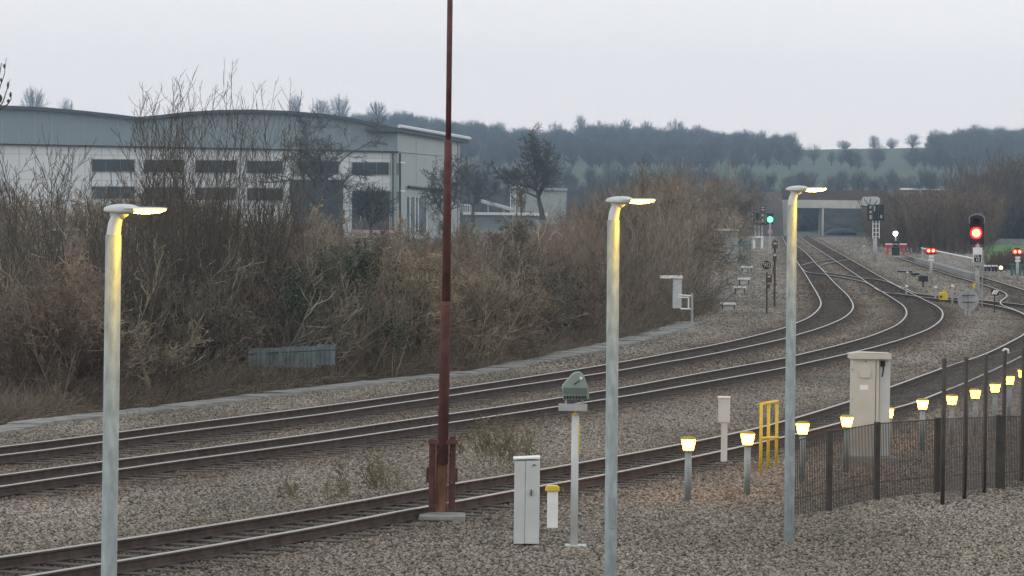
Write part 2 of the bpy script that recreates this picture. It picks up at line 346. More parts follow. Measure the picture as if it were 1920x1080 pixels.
# ------------------------------------------------------------------ ground, ballast bed, trough strip
mb = MB(); mb.poly([(-3000, -200, -.42), (3000, -200, -.42), (3000, 5200, -.42), (-3000, 5200, -.42)]); struct(mb.build('ground', 'soil'))
STT = [(-80,802),(1.9,794.6),(103.7,783.5),(189,769.6),(320,756.7),(600,719.8),(711,710.6),(822,698.5),(920,686.5),(1050,659),(1162,635),(1278.5,601.7),(1312,592)]
STB = [(-80,820),(0,809.4),(103.7,790),(189,780),(320,766),(600,730),(711,718),(822,706),(920,695.7),(1050,670),(1162,648),(1278,616.5),(1312,603.5)]
sb = world_line(STB, -.12)
t_ = np.gradient(sb, axis=0); t_ /= np.linalg.norm(t_, axis=1)[:, None]; nrm = np.stack([-t_[:, 1], t_[:, 0]], 1)
mb = MB(); rr = random.Random(3)
acc = 0; i0 = 0
for i in range(1, len(sb)):
    acc += np.linalg.norm(sb[i] - sb[i - 1])
    if acc > 0.95 or i == len(sb) - 1:
        a, b = sb[i0], sb[i]; n_ = nrm[i0]; wd = .75 if sb[i, 1] < 120 else 1.0; dz = rr.uniform(-.02, .02); g = (b - a) * .012; jt = rr.uniform(-.04, .04)
        q = [a + g + n_ * jt, b - g + n_ * jt, b - g + n_ * (wd + jt), a + g + n_ * (wd + jt)]
        mb.prism([(p[0], p[1], -.13 + dz) for p in q][::-1], (0, 0, -.2)); i0 = i; acc = 0
tag(mb.build('cable_trough', 'concrete'), 'pale concrete cable trough running along the foot of the scrub bank', 'cable trough')
# ballast bed: one undulating sheet
xs = np.linspace(-1, 1, 150); ys = np.concatenate([np.linspace(40, 120, 220), np.linspace(121, 800, 200)])
X = np.outer(ys * .19 + 3, xs); Y = np.repeat(ys[:, None], len(xs), 1)
Z = np.empty_like(X)
for i in range(X.shape[0]):
    for j in range(X.shape[1]): Z[i, j] = GZ + 0.035 * noise.noise((X[i, j] * .5, Y[i, j] * .35, 0)) + .02 * noise.noise((X[i, j] * 2.1, Y[i, j] * 1.5, 3))
me = bpy.data.meshes.new('ballast_bed'); nx = len(xs)
fc = [(i * nx + j, i * nx + j + 1, (i + 1) * nx + j + 1, (i + 1) * nx + j) for i in range(len(ys) - 1) for j in range(nx - 1)]
me.from_pydata(np.stack([X, Y, Z], -1).reshape(-1, 3).tolist(), [], fc); me.materials.append(MT['bed'])
me.polygons.foreach_set('use_smooth', [True] * len(fc))
bo = bpy.data.objects.new('ballast_bed', me); C.objects.link(bo); struct(bo)
# stones
def stone(seed):
    r = random.Random(seed); import bmesh
    bm = bmesh.new(); bmesh.ops.create_icosphere(bm, subdivisions=1, radius=.5)
    sc = (r.uniform(.8, 1.2), r.uniform(.65, 1.0), r.uniform(.5, .8))
    for v in bm.verts:
        k = r.uniform(.72, 1.15); v.co = Vector((v.co.x * sc[0] * k, v.co.y * sc[1] * k, v.co.z * sc[2] * k))
    me = bpy.data.meshes.new('stone'); bm.to_mesh(me); bm.free(); me.materials.append(MT['stone'])
    return bpy.data.objects.new('stone', me)
stones = [stone(k) for k in range(10)]
def sample_area(d0, d1, dens):
    n = int(.145 * 2 * .5 * 2 * 0.5 * (d1 * d1 - d0 * d0) * 2 * dens * .5 * 2 * .5)
    y = np.sqrt(NR.uniform(d0 * d0, d1 * d1, n)); x = NR.uniform(-1, 1, n) * (.143 * y + .6); return np.stack([x, y], 1)
pts = np.concatenate([sample_area(46, 75, 600), sample_area(75, 110, 420), sample_area(110, 200, 120), sample_area(200, 420, 26), sample_area(420, 700, 5)])
def above_strip(P):              # behind the trough
    xx = sb[:, 0]; yy = sb[:, 1]; o = np.argsort(xx); lim = np.interp(P[:, 0], xx[o], yy[o])
    return (P[:, 1] > lim - .05) & (P[:, 0] < xx.max())
pts = pts[~above_strip(pts)]
keep = np.ones(len(pts), bool); brown = np.zeros(len(pts)); inner = np.zeros(len(pts), bool)
for ci, (mid, sl_) in enumerate(CENTRES):
    k, d = nearest(pts, mid[::2] if len(mid) > 400 else mid)
    brown = np.maximum(brown, np.clip(1.7 - d / 1.5, 0, 1) * (1.0 if ci < 2 else .6))
    if sl_: inner |= d < .85
size = np.where(pts[:, 1] < 75, .050, np.where(pts[:, 1] < 110, .058, np.where(pts[:, 1] < 200, .085, np.where(pts[:, 1] < 420, .16, .3))))
size = size * NR.uniform(.6, 1.35, len(pts))
keep = ~(inner & (NR.random(len(pts)) < .35))
pk = 960 + pts[:, 0] / pts[:, 1] * FPX
keep &= ~((pk > 1846) & (pts[:, 1] > 355))
zz = GZ + NR.uniform(.0, .03, len(pts)) + size * .2; zz[inner] = np.minimum(zz[inner], -.165)
patch = np.array([noise.noise((p[0] * .35, p[1] * .12, 9)) for p in pts])
sh = np.ones((len(pts), 4)); k = brown[:, None]; base = (1.0 + patch * .35)[:, None]
sh[:, :3] = base * ((1 - k) * np.array([1.03, 1.02, .98]) + k * np.array([.60, .50, .43])); sh[inner, :3] *= .62
rot = NR.uniform(0, 6.28, (len(pts), 3)); rot[:, :2] *= .12
sel = keep
o = scatter('ballast_stones', stones, np.column_stack([pts, zz])[sel], rot[sel], np.repeat(size[sel][:, None], 3, 1), NR.integers(0, 10, sel.sum()), sh[sel])
tag(o, 'grey brown ballast stones spread round all the railway tracks', 'ballast')
print('stones', sel.sum())

# ------------------------------------------------------------------ bare trees and shrubs
def grow(mb, r, p, d, Ln, rad, lev, S, mi=0):
    seg = S['seg'][lev]; pts = [p.copy()]; q = p.copy(); dd = d.copy(); dirs = [d.copy()]
    for i in range(seg):
        j = Vector((r.gauss(0, 1), r.gauss(0, 1), r.gauss(0, 1))) * S['wig'][lev]
        dd = (dd + j + Vector((0, 0, S['up'][lev]))).normalized(); q = q + dd * (Ln / seg); pts.append(q.copy()); dirs.append(dd.copy())
    tp = S['tip']; rs = [max(S['rmin'], rad * (1 - (1 - tp) * i / seg)) for i in range(seg + 1)]
    mb.tube(pts, rs, S['n'][lev], mi, cap=False)
    if lev + 1 >= len(S['seg']): return
    nc = S['kids'][lev]; nc = max(1, int(nc * r.uniform(.75, 1.25)))
    for c in range(nc):
        t = S['start'][lev] + (1 - S['start'][lev]) * ((c + r.random()) / nc); k = min(seg - 1e-4, t * seg); i = int(k); f = k - i
        b = pts[i].lerp(pts[i + 1], f); ax = dirs[min(i + 1, seg)]
        a = math.radians(r.gauss(S['ang'][lev], S['angv'])); az = r.uniform(0, 6.283)
        u = ax.orthogonal().normalized(); v = ax.cross(u)
        nd = (ax * math.cos(a) + (u * math.cos(az) + v * math.sin(az)) * math.sin(a)).normalized()
        L2 = Ln * S['len'][lev] * r.uniform(.7, 1.25) * (1 - S['fall'] * t)
        grow(mb, r, b, nd, L2, max(S['rmin'], (rs[i] * (1 - f) + rs[i + 1] * f) * S['rr'][lev]), lev + 1, S, mi)
def tree_mesh(kind, seed, h, stems=1, spread=.3, rmin=None):
    r = random.Random(seed); mb = MB()
    if kind == 'oak':
        S = dict(seg=[5, 7, 5, 4, 2], wig=[.08, .20, .25, .28, .3], up=[.04, .05, .03, .03, .02], n=[8, 5, 4, 3, 3], kids=[13, 10, 7, 6], start=[.40, .2, .15, .15], ang=[56, 46, 45, 42], angv=13, len=[1.15, .46, .5, .5], rr=[.6, .55, .55, .6], tip=.2, rmin=rmin or .018, fall=.3)
        grow(mb, r, Vector((0, 0, -.3)), Vector((0, 0, 1)), h * .52, h * .036, 0, S)
    elif kind == 'round':
        S = dict(seg=[3, 4, 3, 3], wig=[.08, .15, .2, .25], up=[.05, .06, .04, .03], n=[6, 4, 3, 3], kids=[15, 10, 9], start=[.28, .2, .15], ang=[46, 42, 42], angv=10, len=[.85, .5, .5], rr=[.5, .55, .6], tip=.3, rmin=rmin or .02, fall=.3)
        grow(mb, r, Vector((0, 0, -.3)), Vector((0, 0, 1)), h * .6, h * .025, 0, S)
    elif kind == 'dome':        # leafless crown: limbs curve out to an uneven dome and end in sprays of twigs
        cz, rz_, rx = h * .6, h * .40, h * .40; rm = rmin or .03; lob = [(r.uniform(0, 6.28), r.uniform(.82, 1.12)) for _ in range(7)]
        mb.tube([(0, 0, -.4), (0, 0, h * .2), (r.gauss(0, .2), 0, h * .5)], [h * .028, h * .022, h * .014], 6, cap=False)
        for k in range(stems * 1):
            u = Vector((r.gauss(0, 1), r.gauss(0, 1), r.gauss(0, 1))).normalized()
            if u.z < -.55: u.z *= -1
            az = math.atan2(u.y, u.x); sc_ = max(lob, key=lambda q: math.cos(az - q[0]))[1] * r.uniform(.72, 1.04)
            e_ = Vector((u.x * rx * sc_, u.y * rx * sc_, cz + u.z * rz_ * sc_)); b_ = Vector((0, 0, h * r.uniform(.16, .45))); m1 = b_.lerp(e_, .5) + Vector((r.gauss(0, .3), r.gauss(0, .3), -.05 * h * (1 - abs(u.z))))
            mb.tube([b_, m1, e_], [rm * 2.4, rm * 1.5, rm], 3, cap=False)
            for j in range(6):
                f_ = m1.lerp(e_, r.uniform(.1, 1)); d_ = (u + Vector((r.gauss(0, .7), r.gauss(0, .7), r.gauss(.2, .6)))).normalized() * h * r.uniform(.05, .12); mb.tube([f_, f_ + d_], [rm, rm * .6], 3, cap=False)
    elif kind == 'tall':
        S = dict(seg=[8, 5, 3], wig=[.045, .07, .12], up=[.03, .10, .08], n=[5, 3, 3], kids=[18, 5], start=[.18, .2], ang=[32, 32], angv=9, len=[.34, .42], rr=[.42, .6], tip=.15, rmin=rmin or .006, fall=.5)
        for k in range(stems):
            a = r.uniform(0, 6.28); q = Vector((math.cos(a), math.sin(a), 0)) * spread * r.random(); d = Vector((q.x * .10 + r.gauss(0, .09), q.y * .1, 1)).normalized()
            hh = h * r.uniform(.6, 1.0); grow(mb, r, q + Vector((0, 0, -.2)), d, hh, hh * r.uniform(.003, .006), 0, S)
    elif kind == 'shrub':
        S = dict(seg=[5, 3, 2], wig=[.12, .2, .25], up=[.03, .05, .03], n=[3, 3, 3], kids=[9, 4], start=[.15, .15], ang=[40, 40], angv=14, len=[.42, .45], rr=[.55, .7], tip=.2, rmin=rmin or .0045, fall=.35)
        for k in range(stems):
            a = r.uniform(0, 6.28); q = Vector((math.cos(a), math.sin(a), 0)) * spread * r.random(); d = Vector((q.x * .5 + r.gauss(0, .3), q.y * .5 + r.gauss(0, .3), 1)).normalized()
            hh = h * r.uniform(.5, 1.0); grow(mb, r, q + Vector((0, 0, -.1)), d, hh, hh * .006 + .003, 0, S)
    elif kind == 'bramble':
        for k in range(stems):
            a = r.uniform(0, 6.28); q = Vector((math.cos(a), math.sin(a), 0)) * spread * r.random(); l = h * r.uniform(.5, 1.2); d = Vector((r.gauss(0, .6), r.gauss(0, .6), 1.0)).normalized(); pts = [q]
            for i in range(4): d = (d + Vector((r.gauss(0, .18), r.gauss(0, .18), -.28))).normalized(); pts.append(pts[-1] + d * l / 4)
            mb.tube(pts, [.006, .005, .004, .004, .003], 3, cap=False)
    elif kind == 'ivy':
        for k in range(stems):
            u = Vector((r.gauss(0, 1), r.gauss(0, 1), r.gauss(0, 1))).normalized() * (r.random() ** .4); c = Vector((u.x * spread, u.y * spread, h * .5 + u.z * h * .5))
            a = Vector((r.gauss(0, 1), r.gauss(0, 1), r.gauss(0, 1))).normalized(); b = a.orthogonal().normalized(); s_ = r.uniform(.03, .06)
            mb.poly([c - a * s_, c + b * s_ * .7, c + a * s_, c - b * s_ * .7])
    return mb
def proto(kind, seeds, h, m, **kw): return [tree_mesh(kind, s, h, **kw).build(kind, m, link=False) for s in seeds]
def stuff(name, protos, P, smin, smax, label, cat, tint=None, zr=(.85, 1.15)):
    P = np.asarray(P, float); n = len(P); s = NR.uniform(smin, smax, n); S3 = np.stack([s, s, s * NR.uniform(*zr, n)], 1)
    R3 = np.zeros((n, 3)); R3[:, 2] = NR.uniform(0, 6.28, n); R3[:, 0] = NR.normal(0, .06, n)
    sh = np.ones((n, 4)) if tint is None else tint
    return tag(scatter(name, protos, P, R3, S3, NR.integers(0, len(protos), n), sh), label, cat)
# the trough's far edge in the picture, and the outline of the scrub top
def edge_y(x): return np.interp(x, [p[0] for p in STT] + [1345, 1372, 1400], [p[1] for p in STT] + [565, 520, 480])
BX = [-60, 0, 60, 130, 200, 260, 330, 420, 520, 600, 700, 760, 850, 940, 1020, 1080, 1150, 1250, 1330, 1390, 1420]
BY = [300, 330, 385, 400, 400, 400, 405, 400, 405, 415, 432, 432, 430, 425, 412, 375, 350, 305, 285, 290, 310]
def scrub_pts(n, d0, d1, hh, xr=(-60, 1300)):     # points whose shrubs of height hh stay under the outline
    o = []
    while len(o) < n:
        x = NR.uniform(*xr); D = math.sqrt(NR.uniform(d0 * d0, d1 * d1)); p = at(x, 400, D); e_ = gr(x, float(edge_y(x)), -.2)
        if D < e_.y + .7 + hh * .25: continue
        if 430 < x < 650 and D < 100.5: continue
        top = at(x, float(np.interp(x, BX, BY)), D).z
        if hh * .8 > top + .45: continue
        o.append((p.x, D, GZ - .1))
    return o
shr = proto('shrub', range(1, 5), 3.2, 'twig', stems=16, spread=1.2) + proto('shrub', range(5, 8), 3.2, 'twig_red', stems=16, spread=1.1) + proto('shrub', (8, 9), 3.2, 'twig_pale', stems=6, spread=.9, rmin=.011) + [tree_mesh('oak', q, 3.6, rmin=.008).build('shrub', m_, link=False) for q, m_ in ((12, 'twig_pale'), (13, 'twig'), (14, 'twig_red'))]
P1 = scrub_pts(190, 74, 120, 3.0) + scrub_pts(400, 90, 180, 3.2)
for _ in range(330):            # the taller rank that veils the warehouse wall on the left
    x = NR.uniform(-60, 1000); D = NR.uniform(118, 190); ty = np.interp(x, [-60, 60, 200, 330, 480, 560, 640, 1000], [335, 355, 350, 355, 375, 415, 432, 430]) + NR.uniform(0, 60); tz = at(x, ty, D).z
    P1.append((at(x, 400, D).x, D, min(tz - 3.3, 1.6)))
P1 = np.array(P1); tn = np.ones((len(P1), 4))
for i, (a, b, _) in enumerate(P1):          # different kinds of bush grow in patches
    k = noise.noise((a * .3, b * .08, 2)); k2 = noise.noise((a * .2, b * .06, 8))
    tn[i, :3] = np.array([1, 1, 1]) * (0.88 + .65 * k); tn[i, 0] *= 1 + .2 * k2; tn[i, 2] *= 1 - .2 * k2; tn[i, 1] *= 1 + .06 * k2
o = stuff('scrub_undergrowth', shr, P1, .75, 1.25, 'tangled brown bare scrub filling the bank behind the cable trough', 'scrub', np.clip(tn, .35, 1.7))
tl = proto('tall', range(20, 24), 8.0, 'twig', stems=5, spread=1.5, rmin=.008) + proto('tall', range(24, 27), 8.0, 'twig_red', stems=6, spread=1.5, rmin=.008) + proto('oak', (31, 32), 7.5, 'twig', rmin=.010)
P2 = []
for _ in range(20000):
    if len(P2) > 330: break
    D = NR.uniform(150, 400); x = NR.uniform(860, 1282 if D < 325 else 1368); e_ = gr(x, float(edge_y(x)), -.2)
    if D < e_.y + 3: continue
    ty = np.interp(x, BX, BY) + NR.uniform(0, 55); top = at(x, ty, D).z + .2; b = at(x, 400, D); P2.append((b.x, D, GZ - .1, max(2.0, top)))
P2 = np.array(P2); s = P2[:, 3] / 7.6
o = scatter('thicket', tl, P2[:, :3], np.column_stack([np.zeros((len(P2), 2)), NR.uniform(0, 6.28, len(P2))]), np.stack([np.clip(s * 1.2, .5, 1.4), np.clip(s * 1.2, .5, 1.4), s], 1), NR.integers(0, 9, len(P2)), np.ones((len(P2), 4)))
tag(o, 'brown thicket of young bare trees between the scrub bank and the bridge', 'thicket')
br = proto('bramble', range(40, 46), .9, 'bramble', stems=60, spread=.8)
P3 = []
for _ in range(3000):
    x = NR.uniform(-60, 1335); e_ = gr(x, float(edge_y(x)), -.2); D = e_.y + .35 + abs(NR.normal(0, 1)) * 5; p = at(x, 500, D); P3.append((p.x, D, GZ - .08))
stuff('dead_grass', br, P3, .35, 1.0, 'dead brown grass and brambles along the trough edge', 'undergrowth')
iv = proto('ivy', range(50, 53), 1.6, 'ivy', stems=700, spread=.8)
P4 = []
for (x, y, D, n) in [(545, 525, 102, 9), (640, 490, 108, 10), (770, 510, 112, 8), (735, 585, 105, 6), (1040, 520, 132, 8), (980, 575, 126, 6), (650, 540, 105, 6), (330, 560, 98, 5)]:
    for _ in range(n):
        p = at(x + NR.normal(0, 28), y + NR.normal(0, 22), D + NR.normal(0, 2)); P4.append((p.x, p.y, max(GZ, p.z - .8)))

stuff('ivy', iv, P4, .35, .8, 'dark green ivy and evergreen leaves deep in the scrub', 'ivy')
# single trees
def solo(name, kind, seed, x, ybase, ytop, D, m, label, cat='tree', group=None, rmin=None, stems=1, spread=.3, wide=1.0, z0=None, lean=0.0, rz=0.0):
    b = at(x, ybase, D); t = at(x, ytop, D); h = t.z - b.z
    mb = tree_mesh(kind, seed, h, stems, spread, rmin); v = np.array(mb.v); top = np.percentile(v[:, 2], 99.7); v[:, 2] *= h / top; v[:, :2] *= wide
    c, s_ = math.cos(rz), math.sin(rz); v[:, :2] = np.stack([v[:, 0] * c - v[:, 1] * s_, v[:, 0] * s_ + v[:, 1] * c], 1); v[:, 0] += lean * v[:, 2]
    mb.v = [tuple(q) for q in v]; o = mb.build(name, m); o.location = b; return tag(o, label, cat, group)
solo('oak_tree', 'oak', 3, 590, 440, 212, 500, 'bark_solo', 'big spreading bare oak in front of the dark door of the warehouse', rmin=.022, wide=1.25, lean=-.02)
solo('oak_tree', 'oak', 11, 1018, 408, 236, 470, 'bark_solo', 'leaning bare oak with a thick trunk beside the pale shed', rmin=.020, wide=.95, lean=-.12)
solo('round_tree', 'dome', 5, 696, 444, 345, 480, 'bark_solo', 'small dense rounded tree against the loading door of the warehouse', rmin=.03, stems=260, wide=1.2)
solo('bare_tree', 'oak', 8, 886, 412, 290, 520, 'bark_solo', 'thin bare tree right of the warehouse end wall', rmin=.018, wide=.9)
solo('bare_tree', 'oak', 9, 838, 440, 290, 430, 'bark_solo', 'bare tree half hidden by the rust red mast', rmin=.018, wide=.9, lean=.05)
for k, (x, yt, D, st, lb) in enumerate([(290, 160, 96, 10, 'tall upright bare stems left of the thicket top, over the roof valley'), (345, 150, 99, 13, 'cluster of tall upright bare stems, fullest of the row'), (408, 134, 102, 13, 'tallest upright bare stems standing above the curved roof'), (462, 160, 105, 11, 'upright bare stems at the right end of the tall row'), (250, 205, 93, 7, 'shorter upright bare stems left of the roof valley'), (520, 235, 101, 4, 'thin bare stems right of the tall row, before the oak')]):
    solo('tall_shrub', 'tall', 60 + k, x, float(edge_y(x)) - 42, yt, D, 'bark_tall', lb, 'tree', 'tall bare stems on the bank', stems=st, spread=.75, rmin=.006)
for k, (x, yt, D, lb) in enumerate([(30, 275, 92, 'bare young tree at the left edge of the bank'), (95, 300, 97, 'bare young tree between the left edge and the first lamp post'), (150, 255, 104, 'slender bare tree just left of the first lamp post'), (190, 300, 110, 'bare young tree directly behind the first lamp head'), (5, 225, 99, 'tall bare stems cut by the left edge')]):
    solo('young_tree', 'tall', 80 + k, x, float(edge_y(x)) - 42, yt, D, 'bark_tall', lb, 'tree', 'young bare trees on the bank', stems=5, spread=.6, rmin=.007)
for k, (x, yb, yt, D, lb) in enumerate([(100, 745, 500, 84, 'pale forked sapling low on the bank beside the first lamp post'), (395, 700, 440, 95, 'pale slender stems in the middle of the left scrub'), (560, 690, 540, 99, 'pale crooked sapling before the grey sheet fence'), (632, 692, 500, 101, 'pale sapling right of the grey sheet fence'), (775, 665, 520, 108, 'curved pale stem left of the rust red mast'), (890, 650, 440, 112, 'pale straight sapling right of the rust red mast'), (925, 650, 500, 112, 'pale leaning sapling above the bend of the trough')]):
    solo('sapling', 'shrub', 90 + k, x, yb, yt, D, 'bark_pale', lb, 'sapling', 'pale saplings on the bank', stems=3, spread=.25, rmin=.008, lean=(-.1, .05, .12, 0, .15, 0, -.12)[k])
for k, (x, yb, yt, D, st, lb) in enumerate([(960, 862, 775, 67, 22, 'olive weed bush on the stones beside the grey box'), (905, 850, 800, 69, 16, 'low olive weeds just right of the rust red mast base'), (700, 912, 850, 62, 16, 'sparse weeds on the stones left of the rust red mast base'), (590, 925, 885, 60, 10, 'tiny weed tuft farthest left on the stones')]):
    solo('weed_bush', 'shrub', 110 + k, x, yb, yt, D, 'weed', lb, 'weed', 'weed bushes on the ballast', stems=st, spread=.45, rmin=.004, wide=1.3)
P9 = []
for _ in range(170):
    D = math.sqrt(NR.uniform(50 ** 2, 120 ** 2)); p = at(NR.uniform(-40, 1960), 700, D)
    if not above_strip(np.array([[p.x, D]]))[0] and min(nearest(np.array([[p.x, D]]), c[0])[1][0] for c in CENTRES[:3]) > 1.3: P9.append((p.x, D, GZ))
stuff('ballast_weeds', proto('bramble', (70, 71, 72), .22, 'weed', stems=22, spread=.22), P9, .5, 1.3, 'small dry weed tufts between the ballast stones', 'weeds')
# conifer tip poking in at the left edge
mb = MB(); D = 70; r = random.Random(5)
for pl in ([(-30, 260), (-6, 180), (8, 140), (12, 108)], [(-20, 230), (6, 190), (14, 165), (19, 148)], [(-6, 180), (-3, 150), (3, 118)], [(-10, 210), (14, 196), (22, 184)]): mb.tube([at(x, y, D + r.uniform(-.2, .2)) for x, y in pl], [.02, .012, .008, .004][:len(pl)], 4)
tr = thing('garden_tree', at(-30, 760, D), 'dark twig tips with seed clumps poking in at the upper left edge', 'tree')
mb.tube([at(-30, 760, D), at(-30, 260, D)], [.09, .02], 6); mb.build('trunk', 'bark_solo', tr)
for (x, y, w_, h_) in [(8, 124, 5, 9), (2, 150, 4, 9), (15, 160, 5, 14), (20, 178, 5, 12), (1, 185, 6, 16), (16, 190, 7, 9)]:
    p = at(x, y, D); m2 = MB(); rings = []
    for i in range(6):
        t = i / 5; rad = math.sin(math.pi * (t * .9 + .05)) * w_ / 2 * D / FPX; rings.append([(p.x + math.cos(a) * rad * r.uniform(.8, 1.2), p.y + math.sin(a) * rad, p.z + (t - .5) * h_ * D / FPX) for a in [k * 1.047 for k in range(6)]])
    m2.loft(rings).build('seed_clump', 'ivy', tr)

# ------------------------------------------------------------------ hills, fields, far woods
CX = [-400, 400, 560, 650, 740, 850, 950, 1000, 1100, 1200, 1300, 1400, 1450, 1500, 1560, 1700, 1770, 1850, 2000, 2400]
CY = [262, 262, 256, 250, 246, 262, 273, 282, 272, 273, 280, 287, 290, 287, 286, 284, 284, 276, 276, 276]
def hill_z(X, D):
    px = 960 + X / D * FPX; c = np.interp(px, CX, CY); yh_ = YH + ROLL * (px - 960)
    z22 = HC + (yh_ - c) * 2200 / FPX; z10 = 9.0; z13 = 18.0
    z = np.interp(D, [760, 860, 1000, 1300, 1750], [-.5, 1.5, 9, 18, 30])
    t = np.clip((D - 1300) / 900, 0, 1); t = t * t * (3 - 2 * t); z = (1 - t) * np.interp(D, [760, 860, 1000, 1300, 2200], [-.5, 1.5, 9, 18, 30]) + t * z22
    if D > 2200: z = z22 - (D - 2200) * .02
    return z
ys = np.concatenate([np.linspace(760, 1400, 50), np.linspace(1420, 2600, 60)]); xs = np.linspace(-1, 1, 120); vv = []
for y in ys:
    for x in xs:
        Xw = x * (y * .2 + 40); vv.append((Xw, y, float(hill_z(Xw, y)) + 1.2 * noise.noise((Xw * .01, y * .004, 0))))
fc = [(i * 120 + j, i * 120 + j + 1, (i + 1) * 120 + j + 1, (i + 1) * 120 + j) for i in range(len(ys) - 1) for j in range(119)]
me = bpy.data.meshes.new('hills'); me.from_pydata(vv, [], fc); me.materials.append(MT['field']); me.polygons.foreach_set('use_smooth', [True] * len(fc))
ho = bpy.data.objects.new('hills', me); C.objects.link(ho); struct(ho)
far = proto('dome', range(200, 203), 13, 'far_tree', rmin=.035, stems=75) + proto('dome', range(203, 206), 13, 'far_tree', rmin=.03, stems=110) + proto('round', (206, 207), 12, 'far_tree', rmin=.04)
def hill_pt(x, D): p = at(x, 300, D); return (p.x, D, float(hill_z(p.x, D)) - .3)
P5 = []
while len(P5) < 2300:
    x = NR.uniform(-80, 2000); D = NR.uniform(1330, 2230)
    if 1488 < x < 1748 and (D > 1560 or noise.noise((x * .02, D * .006, 4)) < .05): continue
    if D < 1500 and noise.noise((x * .008, D * .01, 7)) < .0: continue
    P5.append(hill_pt(x, D))
for _ in range(160): P5.append(hill_pt(NR.uniform(1490, 1745), 2190 + NR.uniform(-3, 3)))
n5 = len(P5); sc5 = NR.uniform(.38, .85, n5); sc5[-160:] = NR.uniform(.08, .2, 160)
w5 = sc5 * NR.uniform(.85, 1.5, n5)
o = scatter('far_woods', far, np.array(P5), np.column_stack([np.zeros((n5, 2)), NR.uniform(0, 6.28, n5)]), np.stack([w5, w5, sc5], 1), NR.integers(0, 8, n5), np.ones((n5, 4)))
tag(o, 'blue grey leafless woods covering the far hillside', 'woods')
P6 = []
for _ in range(360):
    x = NR.uniform(820, 1500); P6.append(hill_pt(x, NR.uniform(800, 960)))
for _ in range(70): P6.append(hill_pt(NR.uniform(1300, 1690), NR.uniform(860, 940)))
for _ in range(130): P6.append(hill_pt(NR.uniform(1480, 1700), NR.uniform(795, 880)))
for _ in range(150): P6.append(hill_pt(NR.uniform(860, 2000), 1000 + abs(NR.normal(0, 40))))
stuff('field_hedges', far, P6, .3, .62, 'bare bushes and small trees below the green fields', 'hedges')
P7 = []
while len(P7) < 420:
    x = NR.uniform(1560, 2010); D = NR.uniform(640, 860)
    if x < 1690 and D < 800: continue
    if 1670 < x < 1745 and NR.random() < .6: continue
    p = at(x, 400, D); P7.append((p.x, D, (-.4 if D < 780 else float(hill_z(p.x, D)))))
P7 = np.array(P7); px7 = 960 + P7[:, 0] / P7[:, 1] * FPX
h7 = np.interp(px7, [1560, 1690, 1750, 1800, 1850, 1920, 2000], [.45, .45, .5, .75, 1.1, 1.25, 1.25]) * NR.uniform(.6, 1.08, len(P7))
P8 = []
while len(P8) < 420:
    x = NR.uniform(1655, 2010); D = NR.uniform(425, 720)
    if x < 1705 and D < 500: continue
    if x > 1838 and D < 655: continue
    p = at(x, 400, D); P8.append((p.x, D, -.4))
P8 = np.array(P8); hb = np.array([at(960 + a / b * FPX, float(np.interp(960 + a / b * FPX, [1655, 1760, 1840, 1920], [366, 364, 354, 345])) + NR.uniform(0, 26), b).z for a, b, _ in P8]) / 11.0
P7 = np.concatenate([P7, P8]); h7 = np.concatenate([h7, np.clip(hb, .3, 1.3)])
P10 = []
for _ in range(46): p = at(NR.uniform(1846, 1990), 500, NR.uniform(300, 330)); P10.append((p.x, p.y, -.3))
P7 = np.concatenate([P7, np.array(P10)]); h7 = np.concatenate([h7, NR.uniform(.10, .17, len(P10))])
o = scatter('railside_wood', proto('tall', range(220, 225), 12, 'twig', stems=9, spread=3.0, rmin=.025), P7, np.column_stack([np.zeros((len(P7), 2)), NR.uniform(0, 6.28, len(P7))]), np.stack([h7 * 1.2, h7 * 1.2, h7], 1), NR.integers(0, 5, len(P7)), np.tile([.62, .54, .52, 1], (len(P7), 1)))
tag(o, 'dark brown leafless wood behind the red signals on the right', 'woods')
ft = [tree_mesh('dome', 300 + k, 13, rmin=.04, stems=120) for k in range(5)]; ftm = []
for k, m_ in enumerate(ft):
    v = np.array(m_.v); v[:, 2] *= 13 / np.percentile(v[:, 2], 99.5); m_.v = [tuple(q) for q in v]; ob = m_.build('hill_tree', 'far_solo', link=False); ftm.append(ob.data)
HT = [(62, 163, 66, 'twin crowned tree left of the camera name, over the left roof'), (125, 184, 36, 'small crown just above the left roof slope'), (552, 177, 36, 'slim tree above the curved roof, left of a broader pair'), (600, 186, 50, 'broad tree above the curved roof, middle of three'), (636, 177, 44, 'dense rounded tree above the curved roof, right of three'), (706, 190, 50, 'spreading tree where the roof starts to fall'), (760, 207, 44, 'low crown over the bright roof edge'), (885, 224, 40, 'tree close right of the rust red mast top'), (935, 228, 34, 'dark tree left of the leaning oak'), (1042, 228, 36, 'wide tree right of the leaning oak'), (1088, 215, 30, 'tallest tree above the middle woods'), (1125, 226, 36, 'grey tree between two taller crowns over the middle woods'), (1172, 222, 32, 'open fan shaped crown left of the second lamp post'), (1210, 226, 34, 'crown straight above the second lamp head'), (1268, 223, 44, 'dome shaped tree right of the second lamp post'), (1308, 233, 40, 'flat topped tree next to the dome shaped one'), (1398, 241, 32, 'fine twigged tree left of the falling skyline'), (1428, 243, 28, 'small rounded tree next on the falling skyline'), (1468, 256, 26, 'last tree of the wood before the open skyline'), (1582, 262, 32, 'lone round tree on the bare skyline'), (1638, 253, 26, 'first of the neat row of trees on the right skyline'), (1672, 258, 28, 'low second tree of the neat row on the right skyline'), (1711, 250, 36, 'round third tree of the neat row on the right skyline'), (1752, 242, 36, 'tall fourth tree joining the right hand wood'), (1798, 239, 36, 'crown at the start of the right hand wood'), (1828, 232, 42, 'highest crown of the right hand wood')]
